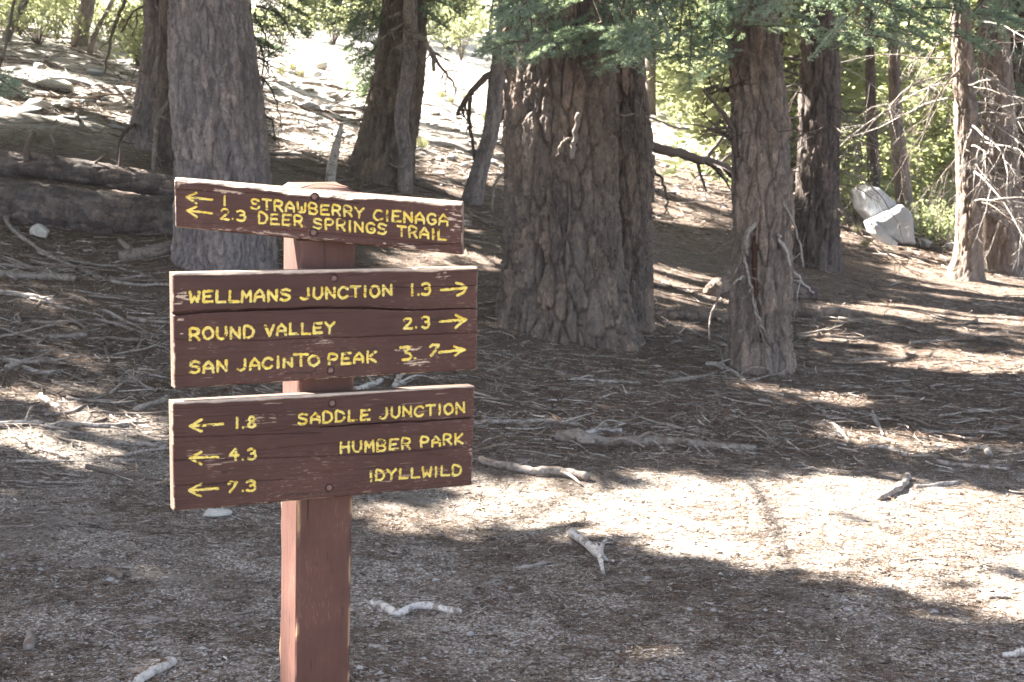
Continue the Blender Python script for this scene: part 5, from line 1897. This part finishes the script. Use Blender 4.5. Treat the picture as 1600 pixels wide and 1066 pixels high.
_rf = np.random.default_rng(21)
for _ in range(44):                          # small gaps: sun flecks in the shade
    _x, _y = _rf.choice([_rf.uniform(0, 270), _rf.uniform(750, 1600)]), _rf.uniform(390, 690)
    _w, _hh = _rf.uniform(14, 44), _rf.uniform(2.5, 6)
    LIT.append([(_x - _w, _y), (_x, _y - _hh), (_x + _w, _y), (_x, _y + _hh)])


def shadow_px(P):
    Q = P.copy()
    for _ in range(5):
        g = gz0(Q[:, 0], Q[:, 1])
        t = (P[:, 2] - g) / SUN[2]
        Q = P - SUN[None] * t[:, None]
    x, y, _z = proj(Q)
    return Q, x, y


def canopy():
    r = np.random.default_rng(99)
    keys = ['T0', 'T1', 'T2', 'T3', 'T4', 'T5', 'T6', 'T7']
    extra = [(-7.8, 9.2), (-9.5, 13.5), (-8.0, 19.0), (-12.5, 18.0), (-5.6, 23.5), (-13.5, 7.8), (-10.5, 6.2), (-15, 24.0), (-11, 28)]  # unseen trees added to carry the leaves that cast the shade
    labs = ['tall conifer standing just beyond the left edge, nearest the signpost', 'tall conifer beyond the left edge, level with the big log', 'tall conifer up the slope beyond the left edge', 'far conifer uphill beyond the left edge',
            'tall conifer uphill behind the curved grey one, beyond the left edge', 'outlying conifer well beyond the left edge', 'conifer beyond the left edge, opposite the signpost', 'highest conifer beyond the left edge', 'conifer high on the slope beyond the left edge']
    for k, (x, y) in enumerate(extra):
        g = float(gz(x, y))
        pa = [(x, y, g - .15, .28), (x, y, g + 2, .24), (x + .1, y, g + 5, .2)]
        me, org = trunk_mesh(pa, BARK_DARK, .1, .03, 50, .12, 60 + k, .2, .4, g + 14, 6)
        t = thing('conifer_tree', labs[k], 'tree', org)
        obj('trunk', me, t)
        TREES['X%d' % k] = dict(root=t, org=np.array(org), path=np.array(pa))
        keys.append('X%d' % k)
    bases = np.array([TREES[k]['org'][:2] for k in keys])
    n = 34000
    G = np.stack([r.uniform(-15, 13, n), r.uniform(1.5, 27, n)], 1)
    h = 4.2 + 9.5 * r.random(n) ** 1.1
    gzv = gz(G[:, 0], G[:, 1])
    P = np.stack([G[:, 0] + SUN[0] / SUN[2] * h, G[:, 1] + SUN[1] / SUN[2] * h, gzv + h], 1)
    per = 8
    C = np.repeat(P, per, 0) + r.normal(0, 1, (n * per, 3)) * np.array([.22, .22, .10])
    # stay above the frame
    x, y, z = proj(C)
    keep = ~((x > -150) & (x < 1750) & (y > -60) & (y < 1300) & (C[:, 1] > 0))
    # a crown reaches about five metres from its trunk and has a trunk under it
    d = np.linalg.norm(C[:, None, :2] - bases[None], axis=2)
    own = d.argmin(1)
    gb = gz(C[:, 0], C[:, 1])
    keep &= d.min(1) < 5.6
    keep &= C[:, 2] > gb + 2.6
    # gaps cut in the canopy where sun is wanted on the ground
    Q, sx, sy = shadow_px(C)
    nz = np.stack([Q[:, 0] * 1.7, Q[:, 1] * 1.7, 0 * Q[:, 0]], 1)
    jx = 40 * fbm(nz, 3, 3) * 2 + r.normal(0, 3, len(C))
    jy = 22 * fbm(nz + 50, 3, 4) * 2 + r.normal(0, 2, len(C))
    lit = np.zeros(len(C), bool)
    a = unit(np.cross(SUN, [0, 0, 1.0]))
    b = np.cross(a, SUN)
    for o1, o2 in ((0, 0), (.15, 0), (-.15, 0), (0, .13), (0, -.13)):
        _q, sx, sy = shadow_px(C + o1 * a + o2 * b)
        for pol in LIT:
            lit |= inpoly(sx + jx, sy + jy, pol)
    keep &= ~(lit & (r.random(len(C)) < .995))
    # leaves cleared to put sun on signpost, tree flanks, sprays and log tops
    a = unit(np.cross(SUN, [0, 0, 1.0]))
    b = np.cross(a, SUN)
    tg = [(at(x_, y_, PY0), .34) for x_, y_ in [(280, 280), (340, 284), (400, 290), (460, 290), (520, 295), (580, 300), (640, 306), (455, 390), (455, 600), (280, 430), (340, 428), (400, 426), (268, 700), (268, 780), (640, 610), (700, 604), (445, 820), (445, 880), (445, 700)]]
    tg += [(at(x_, y_, Y_), rd) for x_, y_, Y_, rd in [(805, 120, t3['org'][1] - .4, .32), (815, 155, t3['org'][1] - .4, .28), (1148, 470, Yt4 - .15, .24), (1150, 505, Yt4 - .15, .24), (1143, 290, Yt4 - .15, .2), (902, 195, Y3, .25), (1228, 390, F4, .12)]]
    tg += [(at(x_, y_, 16.4), .8) for x_, y_ in [(1510, 60), (1510, 150), (1510, 240), (1510, 330), (1510, 410), (1460, 120), (1450, 260), (1560, 100), (1560, 240), (1400, 150)]]
    tg += [(at(x_, y_, 9.2), .33) for x_, y_ in [(770, 40), (830, 66), (875, 5), (930, 20), (985, 70), (1010, 20), (1090, 30), (1130, 90), (1200, 45), (1280, 10), (1360, 20), (1460, 55), (1540, 10), (790, 70), (850, 30), (905, 66), (960, 40), (1050, 80), (1120, 60), (1240, 30), (1320, 50), (1420, 40), (1500, 30), (1580, 45)]]
    tg += [(at(x_, y_, yl + 1.0), .2) for x_, y_ in [(10, 248), (95, 254), (150, 262), (205, 272), (255, 286)]]
    U1, U2 = C @ a, C @ b
    for p, rd in tg:
        m = np.hypot(U1 - p @ a, U2 - p @ b) < rd
        front = (C - p) @ SUN > 0
        keep &= ~(m & front)
    keep &= ~(((C[:, 1] > 27)))
    C, own = C[keep], own[keep]
    print('CANOPY leaves', len(C))
    for i, k in enumerate(keys):
        q = C[own == i]
        if len(q) < 50:
            continue
        t = TREES[k]
        D = r.normal(0, 1, (len(q), 3)) * np.array([1, 1, .45])
        V, Qd = needle_quads(q, D, r.uniform(.2, .42, len(q)), r.uniform(.10, .19, len(q)), r)
        bg = Bag()
        bg.add(V - t['org'], Qd, None, 0, np.repeat(np.clip(r.normal(.35, .15, len(q)), 0, 1), 4))
        # limbs that carry the crown
        for _ in range(26):
            e = q[r.integers(len(q))]
            s0 = t['org'] + np.array([0, 0, max(1.0, (e[2] - t['org'][2]) * r.uniform(.75, 1.0))])
            P_ = spline(np.array([s0, (s0 + e) / 2 + np.array([0, 0, .15]), e]), 7) - t['org']
            x_, y_, z_ = proj(P_ + t['org'])
            if ((x_ > -50) & (x_ < 1650) & (y_ > -40) & (y_ < 1100)).any():
                continue
            W_ = P_ + t['org']
            if any((np.hypot(W_ @ a - p @ a, W_ @ b - p @ b).min() < rd + .1) and ((W_ - p) @ SUN > 0).any() for p, rd in tg):
                continue
            bg.tube(P_, np.linspace(.035, .006, 7), 5, 1, .4)
        obj('crown', bg.mesh('crown', [PINE, BRANCH], False), t['root'])  # unseen leaves, set by the shade they should cast


canopy()
print('OBJECTS', len(bpy.data.objects))


# ------------------------------------------------------------------ bright air under the trees
def haze():
    k = bpy.data.materials.new('haze')
    k.use_nodes = True
    t = k.node_tree
    t.nodes.clear()
    o = t.nodes.new('ShaderNodeOutputMaterial')
    v = t.nodes.new('ShaderNodeVolumePrincipled')
    v.inputs['Color'].default_value = (.93, .95, 1, 1)
    v.inputs['Density'].default_value = HAZE
    v.inputs['Anisotropy'].default_value = .25
    t.links.new(v.outputs[0], o.inputs['Volume'])
    x, y0, y1, z0, z1 = 135, -135, 135, -14, 52
    V = np.array([[a, b, c] for c in (z0, z1) for b in (y0, y1) for a in (-x, x)], float)
    Q = np.array([[0, 2, 3, 1], [4, 5, 7, 6], [0, 1, 5, 4], [2, 6, 7, 3], [0, 4, 6, 2], [1, 3, 7, 5]])
    tag(obj('haze', mesh('haze', V, Q, k, None, False)), kind='stuff')


HAZE = .0004
haze()
